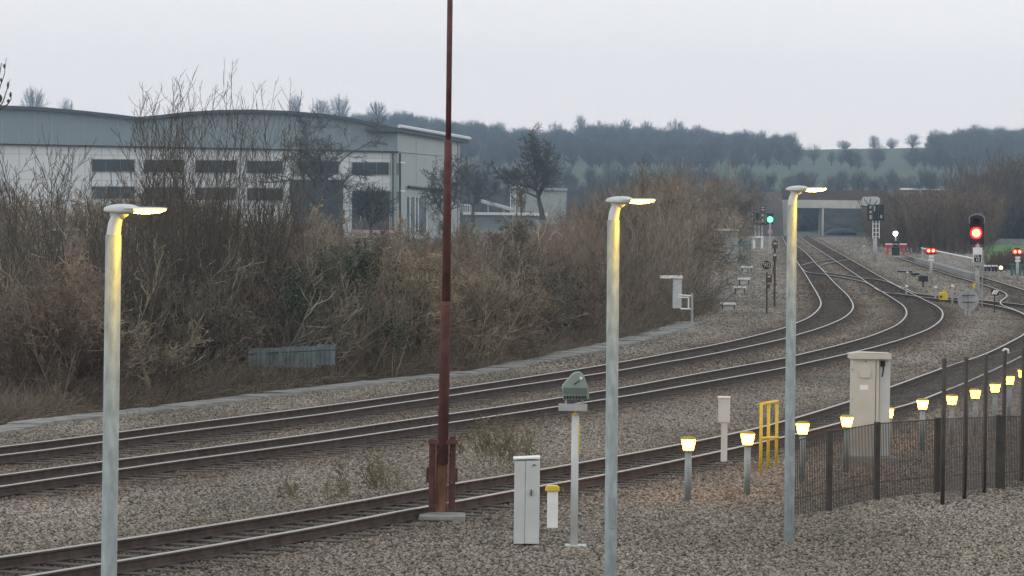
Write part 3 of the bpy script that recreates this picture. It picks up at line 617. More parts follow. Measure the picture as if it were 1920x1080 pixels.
for k, (x, yt, wd, lb) in enumerate(HT):
    D = 2150 if 120 < x < 1500 or x > 1760 else 2195
    b = hill_pt(x, D); t = at(x, yt, D); h = t.z - b[2]; o = bpy.data.objects.new('hill_tree', ftm[k % 5]); C.objects.link(o); o.location = b
    ww = wd * D / FPX; o.scale = (ww / 10.4, ww / 10.4, h / 13); o.rotation_euler.z = k * 1.3; tag(o, lb, 'tree', 'trees standing on the far skyline')

# ------------------------------------------------------------------ warehouse
DW = 560; T = thing('warehouse', at(400, 440, DW), 'large grey warehouse with a curved roof and two rows of dark windows', 'warehouse')
def W(x, y, dy=0.0): p = at(x, y, DW); return Vector((p.x, DW + dy, p.z))
topx = [(-140, 203), (-60, 199), (0, 200.5), (80, 204), (160, 211), (215, 217), (260, 222.5), (300, 219), (350, 213), (410, 209.5), (470, 208.5), (540, 211), (610, 217), (660, 224), (705, 234), (745, 243)]
def lineY(x): return 270 + (x / 745) * 14.5
mb = MB(); xsq = [p[0] for p in topx]
pl = [W(x, y) for x, y in topx] + [W(745, lineY(745)), W(-140, lineY(-140))]
mb.prism(pl, (0, 38, 0))
for k in range(28): x = -120 + k * 31; mb.tube([W(x, float(np.interp(x, [p[0] for p in topx], [p[1] for p in topx])) + 6, -.01), W(x, lineY(x), -.01)], .04, 4, 1)
mb.build('upper_cladding', ['clad_upper', 'sig_grey'], T)
mb = MB(); pl = [W(-140, lineY(-140)), W(745, lineY(745)), W(745, 446), W(-140, 438)]; mb.prism([p + Vector((0, .35, -.02)) for p in pl], (0, 37, 0))
for k in range(28): x = -120 + k * 31; mb.tube([W(x, lineY(x) + 3, .34), W(x, 440, .34)], .04, 4, 1)
for y in (288, 336, 388): mb.tube([W(-130, y - 1.5, .34), W(744, y + 9, .34)], .035, 4, 1)
mb.build('lower_cladding', ['clad_lower', 'sig_grey'], T)
sp = Vector((at(862, 300, 600).x, 600, 0))
def Sd(x, y):                    # side wall points: distance grows along the wall
    k = (x - 745) / 117; D = 560 + 40 * k; p = at(x, y, D); return Vector((p.x, D, p.z))
mb = MB(); mb.prism([Sd(745.2, 245), Sd(862, 264), Sd(862, 450), Sd(745.2, 450)], (-4, 1.0, 0)); sw = mb.build('side_wall', 'clad_side', T)
mb = MB(); 
for (a, b, c, d, w_) in [(779, 250, 779, 352, .35), (751, 285, 828, 292, .25), (858, 268, 858, 440, .4)]: mb.tube([Sd(a, b) + Vector((.1, -.15, 0)), Sd(c, d) + Vector((.1, -.15, 0))], w_ * .4, 4)
mb.build('joint', 'sig_grey', T)
mb = MB(); pts_ = [W(x, y, -.9) for x, y in topx]
for a, b in zip(pts_[:-1], pts_[1:]): mb.prism([a + Vector((0, 0, -.25)), b + Vector((0, 0, -.25)), b + Vector((0, 0, .25)), a + Vector((0, 0, .25))], (0, 40, 0))
rf = mb.build('roof', 'roof_dark', T)
mb = MB(); a, b = Sd(740, 240), Sd(873, 262); v = Vector((.6, -.6, 0)); mb.prism([a + v + Vector((0, 0, -.55)), b + v + Vector((0, 0, -.55)), b + v + Vector((0, 0, .1)), a + v + Vector((0, 0, .1))], (-5, 1.2, 0)); mb.build('eave', 'roof_dark', T)
mb = MB(); mb.tube([a + Vector((.7, -.8, .25)), b + Vector((.7, -.8, .2))], .28, 6); g_ = mb.build('gutter', 'roof_metal', T)
mb = MB(); mb.prism([W(-140, lineY(-140) - 1, -.2), W(748, lineY(748) - 1, -.2), W(748, lineY(748) + 1.6, -.2), W(-140, lineY(-140) + 1.6, -.2)], (0, .5, 0)); mb.build('flashing', 'dark', T)
for row, rects in (((0, 0), [(172, 299, 252, 321), (270, 300, 345, 322), (366, 301, 443, 323), (463, 302, 530, 324), (562, 303, 635, 325), (660, 304.5, 729, 327)]), ((1, 0), [(172, 350, 252, 372), (270, 351, 345, 373), (366, 352, 443, 374), (463, 353, 530, 375)])):
    for (x0, y0, x1, y1) in rects:
        mb = MB(); mb.bpx(x0 - 1.2, y0 - 1.2, x1 + 1.2, y1 + 1.2, DW, .3, dy=.18); wf = mb.build('window', 'sig_grey', T)
        n_ = 3; m2 = MB()
        for k in range(n_): xa = x0 + (x1 - x0) * k / n_; m2.bpx(xa + .5, y0, xa + (x1 - x0) / n_ - .5, y1, DW, .12, dy=.08)
        m2.build('pane', 'window', wf)
mb = MB(); mb.bpx(545, 337, 643, 440, DW, .5, dy=-.05); dp = mb.build('door_panel', 'door_panel', T)
mb = MB()
for k in range(9): mb.bpx(545 + k * 98 / 9 - .25, 337.5, 545 + k * 98 / 9 + .25, 439, DW, .1, dy=-.12)
mb.build('seam', 'dark', dp)
sg = MB(); sg.bpx(592, 359.5, 607.5, 389, DW, .1, dy=-.18); s_ = sg.build('sign', 'black', dp)
mb = MB()
for pl in ([(598, 365), (600, 361.5), (605, 361.5), (606, 364), (603, 366), (599, 365.5)], [(593.5, 369), (598, 367.5), (602, 369.5), (606, 368)], [(594, 373.5), (599, 371.5), (606, 374)], [(594, 378), (597, 375.5), (600, 378.5), (606, 377)], [(594, 384), (606, 383)], [(594, 387), (606, 386.5)]):
    mb.tube([W(x, y, -.25) for x, y in pl], .075, 4)
mb.build('emblem', 'yellow', dp)
mb = MB(); mb.bpx(660, 358, 730, 431, DW, .4, dy=.0); mb.build('loading_door', 'door_panel', T)
mb = MB(); mb.bpx(658, 431.5, 742, 437, DW, .6, dy=-.4); mb.build('plinth', 'pink', T)
for x in (737, 750): mb = MB(); mb.tube([W(x, 287, -.25), W(x, 440, -.25)], .11 if x == 737 else .17, 6); mb.build('downpipe', 'dark', T)
for (x0, y0, x1, y1) in ((743, 306, 747, 328), (743, 359, 747, 381)): mb = MB(); mb.bpx(x0, y0, x1, y1, DW, .3, dy=.1); mb.build('window', 'window', T)
for y in (305, 358):
    mb = MB(); mb.tube([W(750, y, -.3), W(754, y - 1, -1.2)], .05, 4); mb.bpx(753, y - 1.2, 760, y + 1, DW, .3, dy=-1.3); mb.build('wall_lamp', 'white', T)
mb = MB(); mb.tube([Sd(762, 350) + Vector((.3, -.5, 0)), Sd(836, 359) + Vector((.3, -.5, 0))], .22, 4); mb.build('canopy', 'dark', T)
mb = MB(); mb.prism([Sd(763, 369) + Vector((.2, -.2, 0)), Sd(799, 371) + Vector((.2, -.2, 0)), Sd(799, 436) + Vector((.2, -.2, 0)), Sd(763, 436) + Vector((.2, -.2, 0))], (-.3, .1, 0)); mb.build('shopfront', 'glass_blue', T)
for x in (765.5, 775, 781, 797): mb = MB(); mb.tube([Sd(x, 368) + Vector((.25, -.4, 0)), Sd(x, 437) + Vector((.25, -.4, 0))], .10, 4); mb.build('post', 'white', T)
mb = MB(); mb.tube([Sd(782, 374) + Vector((.3, -.9, 0)), Sd(826, 425) + Vector((.3, -.9, 0))], .10, 4); mb.tube([Sd(800, 371) + Vector((.3, -.6, 0)), Sd(836, 373) + Vector((.3, -.6, 0))], .12, 4); mb.build('stair_rail', 'sig_grey', T)
# yard beside the warehouse
def simple(name, label, cat, boxes, group=None, root=None):
    x, y, D = root; t = thing(name, at(x, y, D), label, cat, group)
    for nm, m, lst in boxes:
        mb = MB()
        for q in lst:
            if q[0] == 'b': mb.bpx(*q[1:6], q[6], dy=(q[7] if len(q) > 7 else 0))
            elif q[0] == 't': mb.tube([at(*p) for p in q[1]], q[2], 6)
        mb.build(nm, m, t)
    return t
simple('steel_fence', 'steel yard railing below the corner of the warehouse', 'fence', [('rail', 'sig_grey', [('t', [(742, 409, 552), (762, 410, 552)], .05)]), ('bars', 'sig_grey', [('b', x, 409, x + .8, 437, 552, .05) for x in range(742, 764, 3)])], root=(750, 437, 552))
simple('low_building', 'low flat roofed grey building beside the leaning oak', 'building', [('wall', 'clad_upper', [('b', 872, 404, 1022, 426, 610, 8)]), ('roof', 'white', [('b', 868, 398.5, 1026, 403.5, 610, 9, -.5)])], root=(950, 426, 610))
simple('grey_shed', 'pale grey shed behind the leaning oak', 'shed', [('wall', 'clad_side', [('b', 980, 357, 1062, 420, 640, 14)]), ('roof', 'sig_grey', [('b', 978, 352.5, 1064, 356.8, 640, 15, -.4)])], root=(1020, 420, 640))
t = simple('silo_tower', 'narrow white steel tower with a caged top beside the pale shed', 'tower', [('shaft', 'clad_side', [('b', 960, 352, 975, 420, 625, 1.5)]), ('frame', 'white', [('t', [(957.5, 341, 624), (957.5, 420, 624)], .07), ('t', [(966, 345, 624), (966, 420, 624)], .05)]), ('cage', 'white', [('t', [(957, y, 624), (979, y, 624)], .06) for y in (341, 346.5, 352)] + [('t', [(x, 341, 624), (x, 352, 624)], .05) for x in (957, 962.5, 968, 973.5, 979)])], root=(966, 420, 625))
simple('conveyor', 'sloping grey conveyor left of the white tower', 'conveyor', [('belt', 'sig_grey', [('t', [(902, 377, 618), (962, 393, 618)], .3)]), ('leg', 'sig_grey', [('t', [(915, 381, 618), (915, 424, 618)], .08)]), ('leg', 'sig_grey', [('t', [(945, 389, 618), (945, 424, 618)], .08)])], root=(930, 424, 618))
simple('roof_railing', 'white guard rail on the low building next to the bare tree', 'railing', [('rail', 'white', [('t', [(862, 383.5, 612), (884, 384.5, 612)], .06)]), ('bars', 'white', [('t', [(x, 384, 612), (x, 399, 612)], .04) for x in (864, 868, 872, 876, 880, 883)])], root=(873, 399, 612))
simple('aerial_mast', 'thin mast with a small aerial above the thicket near the second lamp', 'aerial', [('pole', 'sig_grey', [('t', [(1229, 332, 420), (1229, 480, 420)], .07)]), ('arm', 'sig_grey', [('t', [(1218, 333, 420), (1229, 333, 420)], .05), ('t', [(1219, 338, 420), (1228, 339, 420)], .05), ('t', [(1222, 342, 420), (1229, 345, 420)], .04)])], root=(1229, 480, 420))

# ------------------------------------------------------------------ road bridge
DB = 740; T = thing('road_bridge', at(1560, 442, DB), 'concrete road bridge over the railway with a brown parapet', 'bridge')
mb = MB(); mb.bpx(1470, 375.5, 1668, 390.5, DB, 9); mb.build('girder', 'bridge_conc', T)
mb = MB(); mb.bpx(1466, 356, 1672, 375, DB, .4, dy=.5); mb.bpx(1672, 357, 1905, 366, DB, .4, dy=.5); mb.build('parapet', 'bridge_brown', T)
mb = MB(); mb.bpx(1541, 390.8, 1544.5, 442, DB, 8); mb.build('pier', 'bridge_conc', T)
mb = MB(); mb.bpx(1466, 378, 1482, 446, DB, 9, dy=-.3); mb.build('abutment', 'bridge_conc', T)
mb = MB(); mb.bpx(1640, 391, 1668, 446, DB, 9, dy=-.3); mb.build('abutment', 'earth_bank', T)
mb = MB()
q = [at(1660, 358, DB), at(2100, 356, DB + 20), at(2100, 470, DB - 60), at(1655, 470, DB - 60)]
mb.poly(q); q2 = [at(1660, 358, DB), at(2100, 356, DB + 20), at(2100, 356, DB + 40), at(1660, 358, DB + 40)]; mb.poly(q2)
struct(mb.build('road_embankment', 'earth_bank'))
mb = MB(); q = [at(1466, 358, DB + .5), at(1300, 372, DB + 6), at(1240, 460, DB - 20), at(1470, 462, DB - 20)]; mb.poly(q); struct(mb.build('road_embankment', 'earth_bank'))
simple('guard_rail', 'thin pale guard rail on the road embankment right of the bridge', 'guard rail', [('rail', 'sig_grey', [('t', [(1700, 354, 742), (1800, 358, 748)], .14)]), ('post', 'sig_grey', [('t', [(1727, 355, 744), (1727, 373, 744)], .13)]), ('post', 'sig_grey', [('t', [(1758, 354, 746), (1756, 368, 746)], .1)])], root=(1727, 373, 744))
simple('road_lamp', 'flat pale street lamp head above the road embankment', 'street lamp', [('head', 'white', [('b', 1688, 352.5, 1712, 356, 735, .5)]), ('arm', 'sig_grey', [('t', [(1710, 355, 735), (1727, 358, 735)], .1)]), ('pole', 'sig_grey', [('t', [(1727, 358, 735), (1727, 385, 735)], .12)])], root=(1727, 385, 735))
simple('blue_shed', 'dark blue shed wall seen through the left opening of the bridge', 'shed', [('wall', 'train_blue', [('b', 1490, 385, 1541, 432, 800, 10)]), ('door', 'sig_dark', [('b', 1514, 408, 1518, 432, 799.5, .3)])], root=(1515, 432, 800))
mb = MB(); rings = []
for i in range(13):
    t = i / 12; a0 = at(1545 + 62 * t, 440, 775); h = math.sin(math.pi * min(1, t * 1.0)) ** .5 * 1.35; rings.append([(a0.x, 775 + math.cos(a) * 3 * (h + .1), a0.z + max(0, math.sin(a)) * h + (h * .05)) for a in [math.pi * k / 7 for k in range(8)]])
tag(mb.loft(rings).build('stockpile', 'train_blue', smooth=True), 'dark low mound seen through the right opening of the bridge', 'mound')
mb = MB(); mb.poly([at(1541, 384, 790), at(1668, 384, 790), at(1668, 436, 778), at(1541, 436, 778)]); struct(mb.build('opening_shade_sheet', 'opening_shade'))  # dark sheet added behind the right span; its colour stands for shade
# green field strip far right
mb = MB(); mb.poly([gr(1846, 491, -.1), gr(2100, 494, -.1), gr(2100, 458, -.1), gr(1846, 458, -.1)]); struct(mb.build('grass_field', 'grass_green'))
mb = MB(); mb.bpx(1846, 449, 2100, 460, 565, 2); tag(mb.build('field_wall', 'concrete'), 'pale low wall behind the green field at the right edge', 'wall')

# ------------------------------------------------------------------ lamp posts
def lamp_post():
    t = thing('lamp_post', (0, 0, 0), '', 'lamp post', 'tall lit lamp posts')
    H = 4.28
    MB().tube([(0, 0, -4.0), (0, 0, H - .01)], .071, 20).build('pole', 'galv', t, True)
    MB().tube([(0, 0, H - .03), (0, 0, H - .005), (0.010, 0, H + .08), (.035, 0, H + .155), (.06, 0, H + .19)], [.066, .063, .060, .054, .045], 20).build('spigot', 'lamp_body', t, True)
    rings = []                      # the domed gear housing
    for (x, hw, zt, zb) in [(-.092, .01, .222, .21), (-.075, .06, .235, .196), (-.04, .095, .25, .186), (.02, .11, .262, .18), (.10, .115, .266, .178), (.17, .11, .262, .18), (.22, .10, .245, .19), (.25, .09, .225, .205)]:
        rings.append([(x, math.cos(a) * hw, H + (zt if math.sin(a) > 0 else zb) * abs(math.sin(a)) ** .6 + .205 * (1 - abs(math.sin(a)) ** .6)) for a in [2 * math.pi * k / 20 for k in range(20)]])
    MB().loft(rings).build('housing', 'lamp_body', t, True)
    MB().tube([(-.02, 0, H + .185), (.09, 0, H + .185), (.13, 0, H + .19)], [.052, .055, .03], 12).build('collar', 'lamp_body', t, True)
    rings = []
    for (x, hw, th) in [(.10, .10, .02), (.16, .125, .028), (.30, .13, .028), (.42, .11, .024), (.485, .06, .014), (.50, .02, .008)]:
        rings.append([(x, math.cos(a) * hw, H + .222 + x * .02 + math.sin(a) * th * .5) for a in [2 * math.pi * k / 16 for k in range(16)]])
    MB().loft(rings).build('canopy', 'lamp_body', t, True)
    rings = []
    for (x, hw, th) in [(.155, .06, .012), (.20, .095, .034), (.32, .10, .040), (.42, .085, .030), (.475, .045, .012)]:
        rings.append([(x, math.cos(a) * hw, H + .214 + x * .02 - (th * abs(math.sin(a)) if math.sin(a) < 0 else .0)) for a in [2 * math.pi * k / 16 for k in range(16)]])
    MB().loft(rings).build('lens', 'lamp_glow', t, True)
    MB().box((.03, -.0715, .9), (.07, .01, .35)).build('service_door', 'galv', t)
    return t
LP0 = lamp_post()
for i, (x, y, D, rz, sc, lb) in enumerate([(209.5, 438, 33.2, -.25, 1.0, 'leftmost lit lamp post, in front of the scrub and the warehouse'), (1153, 411, 43, -.25, 1.0, 'middle lit lamp post, beside the round headed detector pole'), (1487.5, 383, 53, -.2, 1.0, 'lit lamp post in front of the bridge, rightmost of the three')]):
    o = LP0 if i == 0 else copy_tree(LP0)
    p = at(x, y, D); o.location = (p.x, p.y, p.z - 4.28); o.rotation_euler = (0, (0.004, -.004, -.004)[i], rz); o['label'] = lb
# ------------------------------------------------------------------ rust red mast
D = 56; m_ = D / FPX; T = thing('steel_mast', at(829, 950, D), 'tall rust red mast standing in a bracket of steel channels', 'mast')
MB().tube([at(844.5, -60, D), at(840.5, 264, D)], 5.2 * m_, 16).build('upper_tube', 'red_steel', T, True)
MB().tube([at(840.5, 262, D), at(840.3, 268, D), at(836.5, 566, D)], [5.5 * m_, 7 * m_, 8.3 * m_], 16).build('middle_tube', 'red_steel', T, True)
MB().tube([at(836.5, 565, D), at(836.4, 570, D), at(829.5, 870, D)], [8.4 * m_, 9.3 * m_, 10.3 * m_], 16).build('lower_tube', 'red_steel', T, True)
MB().tube([at(836.5, 569, D), at(836.3, 572, D)], 9.9 * m_, 16).build('ring', 'rust', T)
for (a, b, c, d, dy) in [(804, 822, 816, 954, 0), (842, 818, 854, 954, 0)]:
    mb = MB(); mb.bpx(a, b, c, d, D, .09, dy=.0); mb.bpx(a - (5 if a < 810 else -9), b + 55 if a < 810 else b + 60, a + 3 if a < 810 else c + 4, 905, D, .05, dy=.03); mb.build('channel', 'red_steel', T, bevel=.004)
mb = MB(); mb.bpx(803, 824, 858, 833, D, .05, dy=-.06); mb.build('clamp_bar', 'red_steel', T, bevel=.004)
mb = MB(); mb.bpx(818, 834, 838, 960, D, .12, dy=-.03); mb.build('inner_channel', 'rust', T, bevel=.004)
mb = MB(); mb.bpx(816.5, 834, 818.5, 955, D, .16, dy=-.05); mb.bpx(839, 834, 841, 955, D, .16, dy=-.05); mb.build('flange', 'rust', T)
for y in (850, 905):
    for x in (820, 847): MB().tube([at(x, y, D - .1), at(x, y, D + .02)], .02, 6).build('bolt', 'rust', T)
mb = MB(); mb.box((at(829, 950, D).x, D + .1, GZ + .04), (.7, .7, .16)); mb.build('footing', 'concrete', T, bevel=.02)
# ------------------------------------------------------------------ detector pole
D = 52; m_ = D / FPX; T = thing('detector_pole', at(1079, 1000, D), 'grey pole carrying a green round topped detector housing', 'detector')
g0 = at(1079, 1000, D); b0 = at(1079, 770, D)
MB().tube([(b0.x, D, GZ - .1), (b0.x, D, b0.z)], .052, 14).build('pole', 'cab_grey', T, True)
mb = MB(); mb.bpx(1047.5, 757.5, 1101, 770, D, .24, dy=-.12); mb.build('mounting_plate', 'sig_grey', T, bevel=.006)
for x in (1061, 1092): mb = MB(); mb.bpx(x - 2, 750, x + 2, 758, D, .03, dy=0); mb.build('bracket', 'cab_grey', T)
pl = [(1056, 750), (1056, 742), (1053.5, 726), (1055, 723), (1072, 703), (1079, 698.5), (1087, 698), (1093, 702), (1097, 710), (1104, 729), (1104.5, 749)]
mb = MB(); mb.prism([at(x, y, D - .13) for x, y in pl], (0, .26, 0)); mb.build('housing', 'radar_green', T, bevel=.008)
mb = MB(); mb.bpx(1056, 727, 1100.5, 738.5, D - .145, .03); mb.build('scanner_window', 'radar_dark', T)
mb = MB()
for k in range(8): mb.bpx(1057 + k * 5.6, 742, 1060.5 + k * 5.6, 747.5, D - .15, .03)
mb.build('connector_row', 'dark', T)
MB().tube([at(1089.5, 709, D - .13), at(1089.5, 709, D - .17)], .020, 12).build('bolt', 'white', T)
mb = MB(); mb.tube([at(1086, 714, D - .135), at(1076, 721, D - .135)], .008, 5); mb.build('label_mark', 'sig_dark', T)
mb = MB(); mb.bpx(1075.5, 771, 1081.5, 778.5, D - .07, .02); mb.build('yellow_tag', 'yellow', T)
mb = MB(); mb.bpx(1083.5, 795, 1087.5, 850, D - .02, .03); mb.build('painted_lamplight', 'yellow', T)  # lamplight down the side of the pole, painted on as a yellow strip
MB().box((g0.x, D, GZ + .02), (.3, .3, .06)).build('base_plate', 'cab_grey', T)
# grey box, yellow topped post
D = 52; T = thing('equipment_box', at(988, 1015, D), 'tall pale grey equipment box at the bottom of the picture', 'cabinet')
mb = MB(); mb.bpx(964, 862, 984.5, 1018, D, .36, dy=-.18); mb.build('body', 'cab_grey', T, bevel=.006)
mb = MB(); mb.bpx(985, 862, 1011.5, 1018, D, .34, dy=-.19); mb.build('door', 'cab_grey', T, bevel=.008)
mb = MB(); mb.prism([at(962.5, 861.5, D - .2), at(1013, 860, D - .2), at(1013, 857, D - .2), at(962.5, 859.5, D - .2)], (0, .42, 0)); mb.build('lid', 'white', T)
mb = MB(); mb.bpx(999, 871, 1004, 873, D - .21, .03); mb.build('latch', 'dark', T); mb = MB(); mb.bpx(995, 918, 997, 930, D - .22, .04); mb.build('handle', 'dark', T)
D = 54; T = thing('marker_post', at(1036, 985, D), 'short white post with a yellow cap beside the grey box', 'marker post')
mb = MB(); mb.bpx(1026, 917, 1046, 990, D, .14, dy=-.07); mb.build('post', 'white', T, bevel=.01)
mb = MB(); mb.prism([at(x, y, D - .1) for x, y in [(1022, 921), (1023, 915), (1027, 911), (1045, 911), (1049, 915), (1050, 921)]], (0, .2, 0)); mb.build('cap', 'yellow', T, bevel=.006)
# ------------------------------------------------------------------ large beige cabinet
D = 70; T = thing('location_cabinet', at(1632, 855, D), 'large beige lineside cabinet with a round vent and black handle', 'cabinet')
mb = MB(); mb.bpx(1597.5, 672, 1648, 856, D, .5); mb.build('body', 'cab_beige', T, bevel=.01)
mb = MB(); mb.bpx(1648.5, 674, 1669, 856, D, .44, dy=.05); mb.build('side_door', 'cab_grey', T, bevel=.01)
mb = MB(); mb.bpx(1594, 663, 1671, 673.5, D, .62, dy=-.06); mb.prism([at(1594, 663.2, D - .06), at(1612, 660.5, D - .06), at(1671, 662.9, D - .06)], (0, .6, 0)); mb.build('lid', 'cab_beige', T, bevel=.006)
c_ = at(1622.5, 697, D - .02); mb = MB(); mb.tube([c_, c_ + Vector((0, .03, 0))], .115, 20); mb.bpx(1613, 697, 1632, 708.5, D - .024, .03); mb.build('vent', 'cab_beige', T, bevel=.004)
mb = MB(); c_ = at(1623.5, 677.5, D - .02); mb.tube([c_, c_ + Vector((0, .03, 0))], .013, 8); mb.build('lock', 'dark', T)
mb = MB(); mb.bpx(1651.5, 677, 1659.5, 687, D - .0, .06); mb.tube([at(1656.5, 685, D - .04), at(1656, 695, D - .06), at(1654, 706.5, D - .04)], .014, 6); mb.build('handle', 'black', T)
mb = MB(); mb.bpx(1641, 676, 1642, 855, D - .004, .01); mb.build('seam', 'fence_post', T)
MB().box((at(1632, 855, 70).x, 70.2, GZ + .06), (1.0, .9, .2)).build('plinth', 'concrete', T, bevel=.01)
for y in (690, 745, 800): mb = MB(); mb.bpx(1597, y, 1599, y + 5, 70 - .02, .03); mb.build('hinge', 'sig_grey', T)
mb = MB(); mb.bpx(1612, 722, 1628, 731, 70 - .006, .01); mb.build('label_plate', 'white', T)
# small grey post box and yellow hoops
D = 66; T = thing('junction_box', at(1357, 850, D), 'small grey box on a thin post left of the yellow hoops', 'junction box')
mb = MB(); mb.bpx(1347, 746, 1368.5, 792, D, .14, dy=-.07); mb.build('box', 'cab_grey', T, bevel=.008)
mb = MB(); mb.bpx(1346, 743, 1369.5, 746, D, .17, dy=-.09); mb.build('lid', 'white', T)
mb = MB(); mb.bpx(1352, 792, 1363.5, 865, D, .1, dy=-.05); mb.build('post', 'cab_grey', T)
D = 68; T = thing('yellow_hoop_rail', at(1441, 862, D), 'yellow tubular hoop barrier beside the third lamp post', 'barrier')
for (x, y, D_) in [(1427.5, 757, 67), (1441.5, 753.5, 68), (1457, 753, 69)]:
    MB().tube([at(x, y, D_), Vector((at(x, y, D_).x, D_, GZ))], .030, 10).build('upright', 'yellow', T, True)
mb = MB(); mb.tube([at(1426, 758, 67), at(1441, 755, 68), at(1458, 752.5, 69)], .032, 10); mb.build('top_bar', 'yellow', T, True)
mb = MB(); mb.tube([at(1426, 822, 67), at(1458, 820, 69)], .03, 10); mb.build('lower_bar', 'yellow', T, True)
# ------------------------------------------------------------------ bollard lights
def bollard():
    t = thing('bollard_light', (0, 0, 0), '', 'bollard light', 'amber bollard lights along the walkway')
    MB().tube([(0, 0, 0), (0, 0, .88)], .055, 12).build('post', 'galv', t, True)
    mb = MB(); mb.loft([[(math.cos(a) * r_, math.sin(a) * r_, z) for a in [2 * math.pi * (k + .5) / 8 for k in range(8)]] for r_, z in ((.085, .885), (.122, 1.055))]); mb.build('lens', 'bollard_glow', t)
    mb = MB(); mb.loft([[(math.cos(a) * r_, math.sin(a) * r_, z) for a in [2 * math.pi * (k + .5) / 8 for k in range(8)]] for r_, z in ((.135, 1.058), (.135, 1.075), (.09, 1.10))]); mb.build('cap', 'bollard_cap', t)
    MB().tube([(0, 0, .865), (0, 0, .884)], .08, 12).build('collar', 'bollard_cap', t)
    return t
B0 = bollard()
LB = ['amber bollard light farthest left, cut by the dark bar edge', 'amber bollard light between the small grey box and the yellow hoops', 'amber bollard light just right of the third lamp post', 'amber bollard light touching the left side of the beige cabinet', 'amber bollard light half hidden at the right side of the beige cabinet', 'amber bollard light standing alone between cabinet and mesh fence', 'amber bollard light behind the first tall mesh fence post', 'amber bollard light in the second bay of the mesh fence', 'amber bollard light in the third bay of the mesh fence', 'amber bollard light near the white capped fence post', 'amber bollard light farthest right, at the picture edge']
for i, (x, y) in enumerate([(1291, 820), (1402, 810), (1505, 791), (1588, 779), (1669, 764), (1730, 748), (1785, 740), (1829, 729), (1866, 718), (1893, 704), (1918, 692)]):
    o = B0 if i == 0 else copy_tree(B0); yh_ = YH + ROLL * (x - 960); D = FPX * 3.65 / (y - yh_)
    if i == 4: D = 74.5
    p = at(x, y, D); zt = p.z; s_ = 1.0 if i < 3 else .96
    o.location = (p.x, p.y, zt - 1.09 * s_); o.scale = (s_ * (.62 if i == 4 else 1),) + (s_, s_); o['label'] = LB[i]
# ------------------------------------------------------------------ fences on the near side
T = thing('mesh_fence', (7.2, 61, GZ), 'tall dark mesh fence with round posts at the lower right', 'fence')
FP = [(1771, 672, 60.0), (1812, 670, 61.4), (1849, 664.5, 62.8), (1884, 657.5, 64.2), (1919, 651, 65.7), (1955, 645, 67.2)]
tops = [at(*f) for f in FP]
for i, p in enumerate(tops): MB().tube([(p.x, p.y, GZ), (p.x, p.y, p.z)], .036, 10).build('post', 'fence_post', T, True)
for i in range(len(tops) - 1):
    a, b = tops[i], tops[i + 1]; mb = MB(); n_ = 32
    for k in range(1, n_):
        q = a.lerp(b, k / n_); mb.box((q.x, q.y, (q.z - .06 + GZ + .1) / 2), (.0035, .0035, q.z - .06 - GZ - .1))
    for z in np.arange(GZ + .12, min(a.z, b.z) - .06, .075):
        c = (a + b) / 2; ang = math.atan2(b.y - a.y, b.x - a.x); mb.box((c.x, c.y, z), ((b - a).xy.length, .003, .003), ang)
    mb.tube([a - Vector((0, 0, .05)), b - Vector((0, 0, .05))], .006, 5)
    mb.build('mesh_panel', 'fence_wire', T)
mb = MB(); p = tops[3]; mb.tube([p + Vector((-.04, -.02, -.01)), p + Vector((.0, -.02, .03)), p + Vector((.05, -.02, .02)), p + Vector((.06, -.02, -.05))], .02, 8); mb.build('cap', 'white', T, True)
T = thing('low_fence', (5.5, 60, GZ), 'low fence of thin upright pales in front of the beige cabinet', 'fence')
FP = [(1480, 826, 57.2), (1556, 806, 58.6), (1645, 791, 61), (1758, 783, 62.6), (1877, 778, 63.7), (1990, 774, 64.8)]; tops = [at(*f) for f in FP]
for i, p in enumerate(tops): MB().box((p.x, p.y, (p.z + GZ) / 2), (.095 if i != 4 else .15, .08, p.z - GZ), .3).build('post', 'fence_post' if i != 2 else 'fence_post', T, bevel=.008)
for i in range(len(tops) - 1):
    a, b = tops[i], tops[i + 1]; mb = MB(); n_ = int(abs(b.x - a.x) / .030)
    for k in range(1, n_):
        q = a.lerp(b, k / n_); mb.box((q.x, q.y, (q.z - .02 + GZ + .06) / 2), (.013, .008, q.z - .02 - GZ - .06), .3)
    mb.tube([a - Vector((0, 0, .03)), b - Vector((0, 0, .03))], .008, 5); mb.tube([Vector((a.x, a.y, .1)), Vector((b.x, b.y, .1))], .008, 5)
    mb.build('pale_panel', 'fence_post', T)

# ------------------------------------------------------------------ signals and lineside kit
def post_sig(name, label, x, yb, D, group=None, cat='signal'): return thing(name, Vector((at(x, yb, D).x, D, GZ)), label, cat, group)
# green signal with its route boxes
D = 420; m_ = D / FPX; T = post_sig('railway_signal', 'green lit railway signal left of the bridge', 1444, 470, D, 'colour light signals')
MB().tube([Vector((at(1444, 430, D).x, D, GZ)), at(1444, 418, D)], .11, 8).build('post', 'sig_grey', T)
mb = MB(); mb.bpx(1437.5, 400, 1450.5, 420, D, .3, dy=.1); mb.build('backplate', 'sig_dark', T)
c_ = at(1444, 411.5, D - .05); MB().tube([c_, c_ + Vector((0, .12, 0))], .30, 14).build('lamp', 'glow_green', T)
mb = MB(); mb.bpx(1439.5, 431, 1447.5, 438, D, .15, dy=-.2); mb.build('plate', 'pink', T)
T = post_sig('signal_back', 'cluster of dark signal boxes on twin posts beside the green light', 1423, 470, 425, 'signal clusters seen from behind'); D = 425
mb = MB()
for (a, b, c, d) in [(1407.5, 398, 1415, 419), (1417, 399, 1424, 419), (1425.5, 399, 1434, 419), (1426, 386, 1435, 397)]: mb.bpx(a, b, c, d, D, .5)
mb.build('boxes', 'sig_dark', T)
mb = MB()
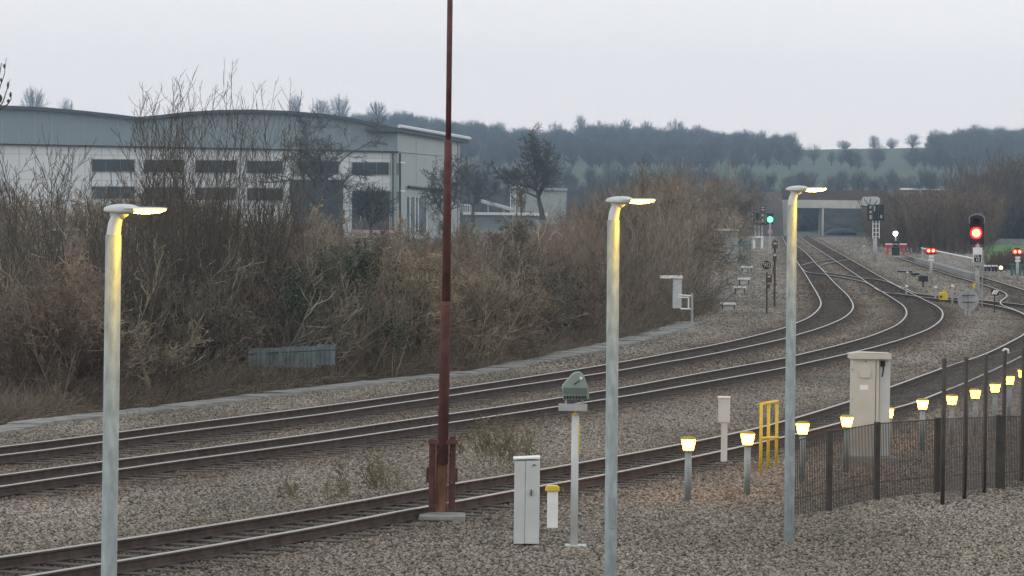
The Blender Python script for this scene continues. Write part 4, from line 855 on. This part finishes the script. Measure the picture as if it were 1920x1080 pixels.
for (a, b, c, d) in [(1409, 400, 1412, 404), (1409, 407, 1412, 417), (1428, 401, 1432, 406), (1428, 410, 1432, 417), (1427, 387.5, 1433.5, 390), (1427, 392, 1433.5, 395)]: mb.bpx(a, b, c, d, D, .1, dy=-.06)
mb.build('labels', 'sig_grey', T)
mb = MB(); mb.bpx(1406, 419, 1438, 421.5, D, .6); mb.build('platform', 'dark', T)
for x in (1416.5, 1423, 1429): MB().tube([Vector((at(x, 450, D).x, D + .2, GZ)), at(x, 420, D + .2)], .09, 6).build('post', 'sig_grey', T)
mb = MB(); mb.bpx(1410, 443, 1432, 446, D, .5, dy=-.2); mb.bpx(1412, 446, 1416, 466, D, .3, dy=-.1); mb.bpx(1427, 446, 1431, 466, D, .3, dy=-.1); mb.build('cabinet', 'white', T)
# signal backs right of the bridge
D = 360; T = post_sig('signal_back', 'signal seen from behind with a pale rounded board, right of the bridge', 1641, 487, D, 'signal clusters seen from behind')
mb = MB(); pl = [(1619, 369), (1645, 368.5), (1650, 372), (1650, 380), (1647, 384), (1640, 386), (1622, 386), (1616, 383), (1616, 374)]
mb.prism([at(x, y, D + .3) for x, y in pl], (0, .12, 0)); mb.build('board', 'cab_grey', T)
mb = MB(); mb.bpx(1616, 386.2, 1628, 388, D, .4, dy=.3); mb.build('shelf', 'black', T)
mb = MB()
for (a, b) in [(1627, 1636), (1638, 1647), (1648.5, 1657.5)]: mb.bpx(a, 383.5, b, 413.5, D, .35)
mb.build('backplate', 'sig_dark', T)
mb = MB()
for q in [(1630, 385, 1634, 391), (1630, 395, 1634.5, 400), (1630, 403, 1634.5, 411), (1650.5, 403, 1654, 409), (1638.5, 386, 1641, 396)]: mb.bpx(*q, D, .08, dy=-.05)
mb.build('labels', 'sig_grey', T)
mb = MB(); mb.tube([at(1620, 373, D - .1), at(1629, 385, D - .1)], .04, 5); mb.tube([at(1632, 372, D - .1), at(1630.5, 386, D - .1)], .04, 5); mb.tube([at(1645, 376, D - .1), at(1638, 385, D - .1)], .04, 5); mb.build('brace', 'black', T)
MB().tube([Vector((at(1641, 450, D).x, D + .2, GZ)), at(1641, 447, D + .2)], .20, 10).build('post', 'sig_grey', T, True)
mb = MB()
for x in (1636.5, 1642.5, 1648.5): mb.tube([at(x, 414, D + .2), at(x, 447, D + .2)], .045, 5)
for y in (420, 428, 436, 444): mb.tube([at(1636.5, y, D + .2), at(1648.5, y, D + .2)], .035, 5)
mb.build('ladder', 'white', T)
# buffer stop
D = 405; T = thing('buffer_stop', Vector((at(1680, 479, D).x, D, GZ)), 'red buffer stop with a bright white lamp above it', 'buffer stop')
mb = MB(); mb.bpx(1660, 456.5, 1673, 459, D, .3, dy=-.15); mb.bpx(1687, 456.5, 1700, 459, D, .3, dy=-.15); mb.build('stripe', 'white', T)
mb = MB(); mb.bpx(1660, 459.2, 1700, 463.5, D, .3); mb.build('beam', 'buffer_red', T)
for x in (1664.5, 1694.5): mb = MB(); mb.bpx(x - 2, 463.6, x + 2, 479.5, D, .3); mb.prism([at(x - 1.5, 464, D + .3), at(x + 1.5, 464, D + .3), at(x + 1.5, 479, D + 3), at(x - 1.5, 479, D + 3)], (0, .2, 0)); mb.build('leg', 'buffer_red', T)
mb = MB(); mb.bpx(1673, 452, 1687, 479, D, .5, dy=.1); mb.build('body', 'sig_dark', T)
mb = MB(); mb.bpx(1675, 457, 1684, 464, D, .1, dy=0); mb.build('panel', 'sig_grey', T)
mb = MB(); mb.tube([at(1679.5, 452, D + .2), at(1679.5, 442, D + .2)], .08, 6); mb.build('lamp_post', 'sig_grey', T)
c_ = at(1679, 438, D); rings = [[(c_.x + math.cos(a) * r_, c_.y + y_, c_.z + math.sin(a) * r_) for a in [2 * math.pi * k / 12 for k in range(12)]] for r_, y_ in ((.06, -.16), (.2, -.1), (.26, 0), (.2, .1), (.06, .16))]
MB().loft(rings).build('lamp', 'glow_white', T, True)
# main red signal
D = 180; m_ = D / FPX; T = post_sig('railway_signal', 'tall red lit railway signal with an identification plate', 1832, 580, D, 'colour light signals')
MB().tube([Vector((at(1833, 560, D).x, D + .1, GZ)), at(1833, 455, D + .1)], .105, 12).build('post', 'sig_grey', T, True)
mb = MB(); pl = [(1819, 458), (1817.5, 412), (1821, 406), (1832, 403.5), (1842, 406), (1845.5, 412), (1845, 458)]
mb.prism([at(x, y, D) for x, y in pl], (0, .08, 0)); mb.build('backplate', 'dark', T, bevel=.01)
for i, (y, r_) in enumerate(((416, 6.5), (437, 10.5))):
    c_ = at(1831, y, D - .22); MB().tube([c_ + Vector((0, 0, .02)), c_ + Vector((0, .22, 0))], r_ * m_, 18, cap=False).build('hood', 'dark', T)
    if i == 1:
        c_ = at(1830.5, 437, D - .12); MB().tube([c_, c_ + Vector((0, .1, 0))], 10.8 * m_, 20).build('lamp', 'glow_red', T)
        c_ = c_ - Vector((0, .012, 0)); MB().tube([c_, c_ + Vector((0, .01, 0))], 7.6 * m_, 20).build('lamp_core', 'glow_redcore', T)
mb = MB(); mb.tube([at(1818, 419, D - .15), at(1817, 408, D - .15), at(1824, 402.5, D - .15), at(1832, 401, D - .15), at(1840, 402.5, D - .15), at(1846.5, 408, D - .15), at(1845, 419, D - .15)], .018, 6); mb.build('guard_hoop', 'sig_grey', T)
mb = MB(); mb.bpx(1824, 464, 1841.5, 492, D, .05, dy=-.04); mb.build('plate_frame', 'white', T)
mb = MB(); mb.bpx(1826.5, 477.5, 1839.5, 491, D, .04, dy=-.07); pf = mb.build('number_plate', 'black', T)
lettering('DL', T, at(1833, 481, D - .08), .20, 'white'); lettering('10', T, at(1833, 487.5, D - .08), .20, 'white')
mb = MB(); mb.bpx(1824, 493.5, 1842, 498.5, D, .3, dy=-.1); mb.build('step', 'sig_grey', T)
mb = MB(); mb.bpx(1824, 530, 1828, 541, D, .05, dy=-.1); mb.build('yellow_tag', 'yellow', T)
mb = MB(); mb.bpx(1842, 468, 1844, 575, D, .05, dy=.15); mb.build('ladder', 'sig_grey', T)
# round sign back
D = 172; T = thing('round_sign', Vector((at(1816, 590, D).x, D, GZ)), 'round grey sign seen from behind at the foot of the red signal', 'sign')
c_ = at(1815.5, 562, D); MB().tube([c_, c_ + Vector((0, .02, 0))], 20 * D / FPX, 28).build('disc', 'sig_grey', T)
mb = MB(); mb.bpx(1809, 543, 1812, 600, D, .03, dy=-.05); mb.bpx(1817, 543, 1820, 600, D, .03, dy=-.05); mb.build('post', 'sig_grey', T)
mb = MB(); mb.bpx(1803, 553.2, 1828, 554.4, D, .02, dy=-.08); mb.bpx(1803, 565.6, 1828, 567, D, .02, dy=-.08); mb.build('bracket', 'dark', T)
# position light signals
for (x, yb, D, lb) in [(1746, 520, 262, 'low red position light on a post in front of the railing'), (1908, 524, 262, 'low red position light at the right picture edge')]:
    T = post_sig('position_light', lb, x, yb, D, 'low position light signals'); b = at(x, 482, D)
    MB().tube([(b.x, D, GZ), (b.x, D, b.z)], .10, 8).build('post', 'sig_grey', T, True)
    mb = MB(); y0 = 463 if x < 1800 else 465; y1 = y0 + 14; mb.prism([at(x - 9, y1, D), at(x - 9, y0 + 4, D), at(x - 4, y0, D), at(x + 4, y0, D), at(x + 9, y0 + 4, D), at(x + 9, y1, D)], (0, .3, 0)); mb.build('housing', 'dark', T)
    for dx in (-4.5, 4): c_ = at(x + dx, y0 + 7, D - .12); MB().tube([c_, c_ + Vector((0, .1, 0))], .15, 12).build('lamp', 'glow_red', T); 
    for dx in (-4.5, 4): c_ = at(x + dx, y0 + 7, D - .135); MB().tube([c_, c_ + Vector((0, .01, 0))], .09, 12).build('lamp_core', 'glow_redcore', T)
    mb = MB(); mb.bpx(x - 4.5, y1 + 2, x + 4.5, y1 + 6, D, .06, dy=-.1); mb.bpx(x - 5, y1 + 8, x + 5, y1 + 12, D, .06, dy=-.1); mb.build('label_plate', 'white', T)
# 90 speed sign
D = 171; T = thing('speed_sign', Vector((at(1438, 582, D).x, D, GZ)), 'round sign reading 90 on a thin post', 'sign')
MB().tube([(at(1438, 560, D).x, D, GZ), at(1438, 510, D)], .035, 8).build('post', 'fence_post', T)
c_ = at(1437, 497, D - .03); MB().tube([c_, c_ + Vector((0, .03, 0))], .27, 24).build('disc', 'dark', T)
rg = MB(); pts_ = [c_ + Vector((math.cos(a) * .235, -.008, math.sin(a) * .235)) for a in [2 * math.pi * k / 24 for k in range(25)]]; rg.tube(pts_, .022, 5); rg.build('rim', 'cab_beige', T)
lettering('90', T, c_ + Vector((0, -.015, 0)), .34, 'cab_beige')
D = 185; T = thing('lineside_post', Vector((at(1450, 560, D).x, D, GZ)), 'rusty equipment post stacked with boxes beside the 90 sign', 'equipment post')
MB().tube([(at(1453, 520, D).x, D, GZ), at(1453, 450, D)], .05, 8).build('post', 'fence_post', T)
mb = MB()
for q in [(1448, 452, 1458, 466), (1449, 474, 1456, 490), (1449, 500, 1454, 512), (1436, 515, 1447, 530), (1438, 533, 1444, 541)]: mb.bpx(*q, D, .15, dy=-.1)
mb.build('box', 'bridge_brown', T)
mb = MB()
for q in [(1450, 455, 1456, 458), (1450, 476, 1455, 480), (1439, 517, 1444, 520)]: mb.bpx(*q, D, .04, dy=-.16)
mb.build('label_plate', 'cab_beige', T)
# lineside tables and boxes
for (x0, x1, y, yb, D, lb) in [(1376, 1399.5, 537, 552, 210, 'middle white topped cable table on the left lineside'), (1384, 1407, 521, 535, 232, 'upper white topped cable table on the left lineside'), (1352, 1380, 568, 582, 178, 'nearest white topped cable table on the left lineside'), (1389, 1412, 499, 508, 285, 'farthest white topped cable table by the green fence')]:
    T = thing('cable_table', Vector((at((x0 + x1) / 2, yb, D).x, D, GZ)), lb, 'equipment table', 'lineside cable tables')
    mb = MB(); mb.bpx(x0, y, x1, y + 3.2, D, .5); mb.build('top', 'white', T); z_ = at(x0, y + 3, D).z
    mb = MB(); mb.bpx(x0 + 5, y + 4, x1 - 6, y + 12, D, .3, dy=.1); mb.build('box', 'cab_grey', T)
    for x in (x0 + 3, x1 - 3): q = at(x, y + 3, D); MB().box((q.x, D + .1, (z_ + GZ) / 2), (.05, .05, z_ - GZ)).build('leg', 'fence_post', T)
T = thing('trough_steps', gr(1360, 550, GZ), 'row of short concrete trough lids climbing beside the cable tables', 'cable trough')
mb = MB()
for k in range(16):
    x = 1340 + k * 3.6; y = 572 - k * 4.2; p = gr(x, y, GZ); mb.box((p.x, p.y, GZ + .06), (.75, .9, .18), .2)
mb.build('lid', 'concrete', T)
simple('equipment_cabinet', 'pale speckled cabinet half hidden in scrub beside the white rail frame', 'cabinet', [('body', 'cab_grey', [('b', 1262, 521, 1278, 578, 150, .5)]), ('lid', 'white', [('b', 1238, 517, 1280, 522, 150, .6, -.05)])], root=(1270, 590, 150))
simple('rail_frame', 'white tubular frame standing at the end of the concrete trough', 'railing', [('upright', 'sig_grey', [('t', [(1297.5, 550, 140), (1297.5, 608, 140)], .045)]), ('upright', 'white', [('t', [(1291, 557, 140), (1291, 580, 140)], .03)]), ('bar', 'white', [('t', [(1272, 553, 140), (1297, 555, 140)], .03), ('t', [(1270, 557.5, 140), (1291, 558, 140)], .03), ('t', [(1276, 579, 140), (1297, 579.5, 140)], .03)])], root=(1297, 608, 140))
T = thing('palisade_fence', Vector((at(1370, 495, 300).x, 300, GZ)), 'pale palisade fence in front of a small white hut', 'fence')
mb = MB()
for k in range(7): mb.bpx(1362 + k * 3.1, 452 + (k % 2), 1363.7 + k * 3.1, 496, 300, .06)
mb.build('pale', 'sig_grey', T); mb = MB(); mb.bpx(1361, 460, 1384, 461.5, 300, .05, dy=.08); mb.bpx(1361, 485, 1384, 486.5, 300, .05, dy=.08); mb.build('rail', 'sig_grey', T)
T = thing('palisade_fence', Vector((at(1393, 495, 310).x, 310, GZ)), 'dark green palisade fence left of the green signal', 'fence')
mb = MB()
for k in range(9): mb.bpx(1385 + k * 2.7, 451 + (k % 2) * .8, 1386.4 + k * 2.7, 497, 310, .06)
mb.build('pale', 'green_steel', T); mb = MB(); mb.bpx(1384, 459, 1409, 460.5, 310, .05, dy=.08); mb.bpx(1384, 487, 1409, 488.5, 310, .05, dy=.08); mb.build('rail', 'green_steel', T)
simple('white_hut', 'small white hut roof showing above the pale palisade fence', 'hut', [('wall', 'clad_side', [('b', 1352, 433, 1383, 500, 315, 3)]), ('roof', 'white', [('b', 1344, 429.5, 1385, 433, 315, 3.6, -.3)])], root=(1368, 500, 315))
# yellow point box and point kit
D = 195; T = thing('point_machine', Vector((at(1769, 563, D).x, D, GZ)), 'yellow rounded box beside the link track, left of the round sign', 'point machine')
mb = MB(); mb.prism([at(x, y, D) for x, y in [(1762, 563), (1760.5, 552), (1765, 548), (1775, 547.5), (1777.5, 552), (1778, 563)]], (0, .4, 0)); mb.build('body', 'yellow', T, bevel=.03)
mb = MB(); mb.bpx(1768, 544, 1774, 547.5, D, .25, dy=.05); mb.build('cap', 'yellow', T)
c_ = at(1764.5, 556.5, D - .02); MB().tube([c_, c_ + Vector((0, .03, 0))], .07, 10).build('socket', 'fence_post', T)
for (q, D, lb) in [((1708, 512, 1724, 516), 275, 'flat dark box lying left of the low red light post'), ((1723, 517, 1740, 528), 235, 'dark box on a short stand in the middle of the stones')]:
    T = thing('junction_box', Vector((at((q[0] + q[2]) / 2, q[3], D).x, D, GZ)), lb, 'junction box', 'dark boxes on the stones')
    mb = MB(); mb.bpx(*q, D, .4); mb.build('box', 'dark', T, bevel=.02); zb = at(q[0], q[3], D).z; mb = MB()
    mb.box((at((q[0] + q[2]) / 2, q[3], D).x, D + .2, (zb + GZ) / 2), (.1, .1, max(.05, zb - GZ))); mb.build('stand', 'fence_post', T)
simple('track_plate', 'long pale edged dark plate with a white spot lying on the stones', 'cover plate', [('plate', 'dark', [('b', 1684, 508, 1711, 511, 285, .6)]), ('edge', 'sig_grey', [('b', 1688, 505.5, 1711, 507.5, 285, .1, .3)]), ('marker', 'white', [('b', 1699, 509, 1703, 512, 285, .1, -.15)])], root=(1698, 512, 285))
D = 178; T = thing('striped_marker', Vector((at(1866, 560, D).x, D, GZ)), 'small black and white striped marker board inside the siding curve', 'marker')
for k in range(3):
    mb = MB(); mb.tube([at(1860 + k * 3.6, 552, D), at(1865 + k * 3.6, 544, D)], .032, 4); mb.build('stripe', 'white', T)
mb = MB(); mb.tube([at(1865, 553, D + .05), (at(1865, 553, D).x, D + .05, GZ)], .03, 5); mb.bpx(1858, 543, 1873, 554, D + .06, .03); mb.build('board', 'dark', T)
for (x, y, yb, D, lb) in [(1700, 538, 552, 215, 'little grey post near the yellow box, farther left'), (1754, 540, 556, 205, 'little grey post just left of the yellow box'), (1786, 538, 556, 196, 'little pale capped post right of the yellow box'), (1620, 462, 480, 420, 'tiny white topped post left of the grey signal post')]:
    T = thing('lineside_marker', Vector((at(x, yb, D).x, D, GZ)), lb, 'marker post', 'small lineside posts'); p = at(x, y, D)
    MB().box((p.x, D, (p.z + GZ) / 2), (.1, .08, p.z - GZ)).build('post', 'sig_grey', T); MB().box((p.x, D - .01, p.z + .06), (.16, .12, .12)).build('cap', 'white', T)
# railing with pales on the right, cess wall
T = thing('steel_railing', Vector((at(1790, 510, 270).x, 300, GZ)), 'long pale railing with close bars behind the low red light', 'railing')
a, b = at(1728, 465, 345), at(1836, 487, 265); c_, d_ = at(1728, 484, 345), at(1836, 513, 265)
MB().tube([a, b], .06, 6).build('top_rail', 'white', T)
mb = MB(); mb.prism([c_, d_, d_ + Vector((0, 0, -.45)), c_ + Vector((0, 0, -.35))], (-.5, 1.5, 0)); mb.build('kerb_wall', 'concrete', T)
mb = MB(); n_ = 34
for k in range(n_): q = a.lerp(b, (k + .5) / n_); r_ = c_.lerp(d_, (k + .5) / n_); mb.tube([q, r_], .022 if k % 17 else .06, 4)
mb.build('bars', 'sig_grey', T)
T = thing('steel_railing', Vector((at(1905, 520, 285).x, 285, GZ)), 'teal steel posts and rail at the right picture edge', 'railing')
for x in (1898, 1905, 1913, 1921): MB().tube([at(x, 494, 285), Vector((at(x, 494, 285).x, 285, GZ))], .10, 6).build('post', 'green_steel', T)
MB().tube([at(1893, 496, 285), at(1960, 502, 285)], .07, 6).build('top_rail', 'green_steel', T)
T = thing('steel_railing', Vector((at(1860, 515, 300).x, 300, GZ)), 'short row of white topped bollards behind the identification plate', 'bollards')
for x in (1848, 1855, 1862, 1868): MB().tube([at(x, 497, 300), Vector((at(x, 497, 300).x, 300, GZ))], .09, 6).build('post', 'sig_dark', T); MB().tube([at(x, 497, 299.9), at(x, 500, 299.9)], .13, 6).build('cap', 'white', T)
D = 296; T = thing('yard_lamp', Vector((at(1877, 515, D).x, D, GZ)), 'small yellow lamp shining low beside the green field', 'lamp')
c_ = at(1877, 502, D); MB().tube([c_, c_ + Vector((0, .15, 0))], .13, 12).build('lamp', 'glow_yellow', T); MB().tube([c_ + Vector((0, .1, -.1)), (c_.x, D + .1, GZ)], .05, 6).build('post', 'sig_dark', T)
mb = MB()
for g in (world_line([(1838, 514), (1870, 515), (1894, 515)], GZ), world_line([(1880, 521), (1905, 528), (1960, 541)], GZ)):
    for i in range(len(g) - 1): mb.prism([(g[i][0], g[i][1], -.02), (g[i + 1][0], g[i + 1][1], -.02), (g[i + 1][0] + .2, g[i + 1][1] + 2, -.02), (g[i][0] + .2, g[i][1] + 2, -.02)], (0, 0, -.4))
tag(mb.build('platform_kerb', 'concrete'), 'low pale kerbs around the siding at the right edge', 'kerb')
# sheet fence and blue van in the scrub, left
T = thing('sheet_fence', Vector((at(545, 690, 97).x, 97, GZ)), 'low grey corrugated sheet fence half buried in the scrub', 'fence')
for k, (x0, x1, y0, y1) in enumerate([(466, 498, 653, 688), (499, 529, 652, 689), (530, 561, 650, 689), (562, 592, 649, 689), (593, 628, 646, 684)]):
    mb = MB(); D = 97 + k * .25; n_ = 8
    for j in range(n_): xa = x0 + (x1 - x0) * j / n_; mb.bpx(xa, y0 + (j % 2) * .3, xa + (x1 - x0) / n_, y1, D, .05, dy=.02 * (j % 2))
    mb.build('panel', 'sheet_grey', T)
mb = MB(); mb.tube([at(460, 664, 96.9), at(628, 656, 97.9)], .012, 5); mb.build('wire', 'dark', T)
simple('sheet_scrap', 'small blue grey sheet lying low between scrub and mast', 'metal sheet', [('sheet', 'sheet_grey', [('b', 735, 628, 774, 641, 108, .1)])], root=(755, 641, 108))
simple('parked_van', 'blue grey van glimpsed through the scrub behind the first lamp post', 'van', [('body', 'sheet_grey', [('b', 40, 455, 128, 600, 135, 4.0)]), ('cab', 'train_blue', [('b', 46, 472, 96, 520, 134.9, .1)]), ('bonnet', 'sheet_grey', [('b', 128, 520, 150, 600, 135.5, 3.5)])], root=(90, 610, 135))
simple('yard_building', 'pale wall with broken white windows glimpsed behind the left scrub', 'building', [('wall', 'bridge_brown', [('b', 95, 432, 345, 640, 150, 6)]), ('window', 'sig_grey', [('b', 100, 502, 126, 538, 149.9, .1), ('b', 132, 503, 188, 528, 149.9, .1), ('b', 226, 503, 258, 527, 149.9, .1), ('b', 315, 565, 336, 582, 149.9, .1)]), ('roof', 'sig_grey', [('b', 92, 431, 350, 434, 149.8, 6.4)])], root=(220, 640, 150))

# ------------------------------------------------------------------ the air
mb = MB(); mb.box((0, 1500, 62), (1600, 3100, 127)); hz = mb.build('haze', 'white'); hz['kind'] = 'stuff'
tag(hz, 'thin blue dusk haze over the far fields and woods', 'haze')
m = bpy.data.materials.new('haze'); m.use_nodes = True; t = m.node_tree; t.nodes.clear()
oo = t.nodes.new('ShaderNodeOutputMaterial'); pv = t.nodes.new('ShaderNodeVolumePrincipled'); pv.inputs['Color'].default_value = (.58, .79, 1.0, 1); pv.inputs['Density'].default_value = .00021; pv.inputs['Anisotropy'].default_value = 0.2
t.links.new(pv.outputs[0], oo.inputs['Volume']); hz.data.materials.clear(); hz.data.materials.append(m)
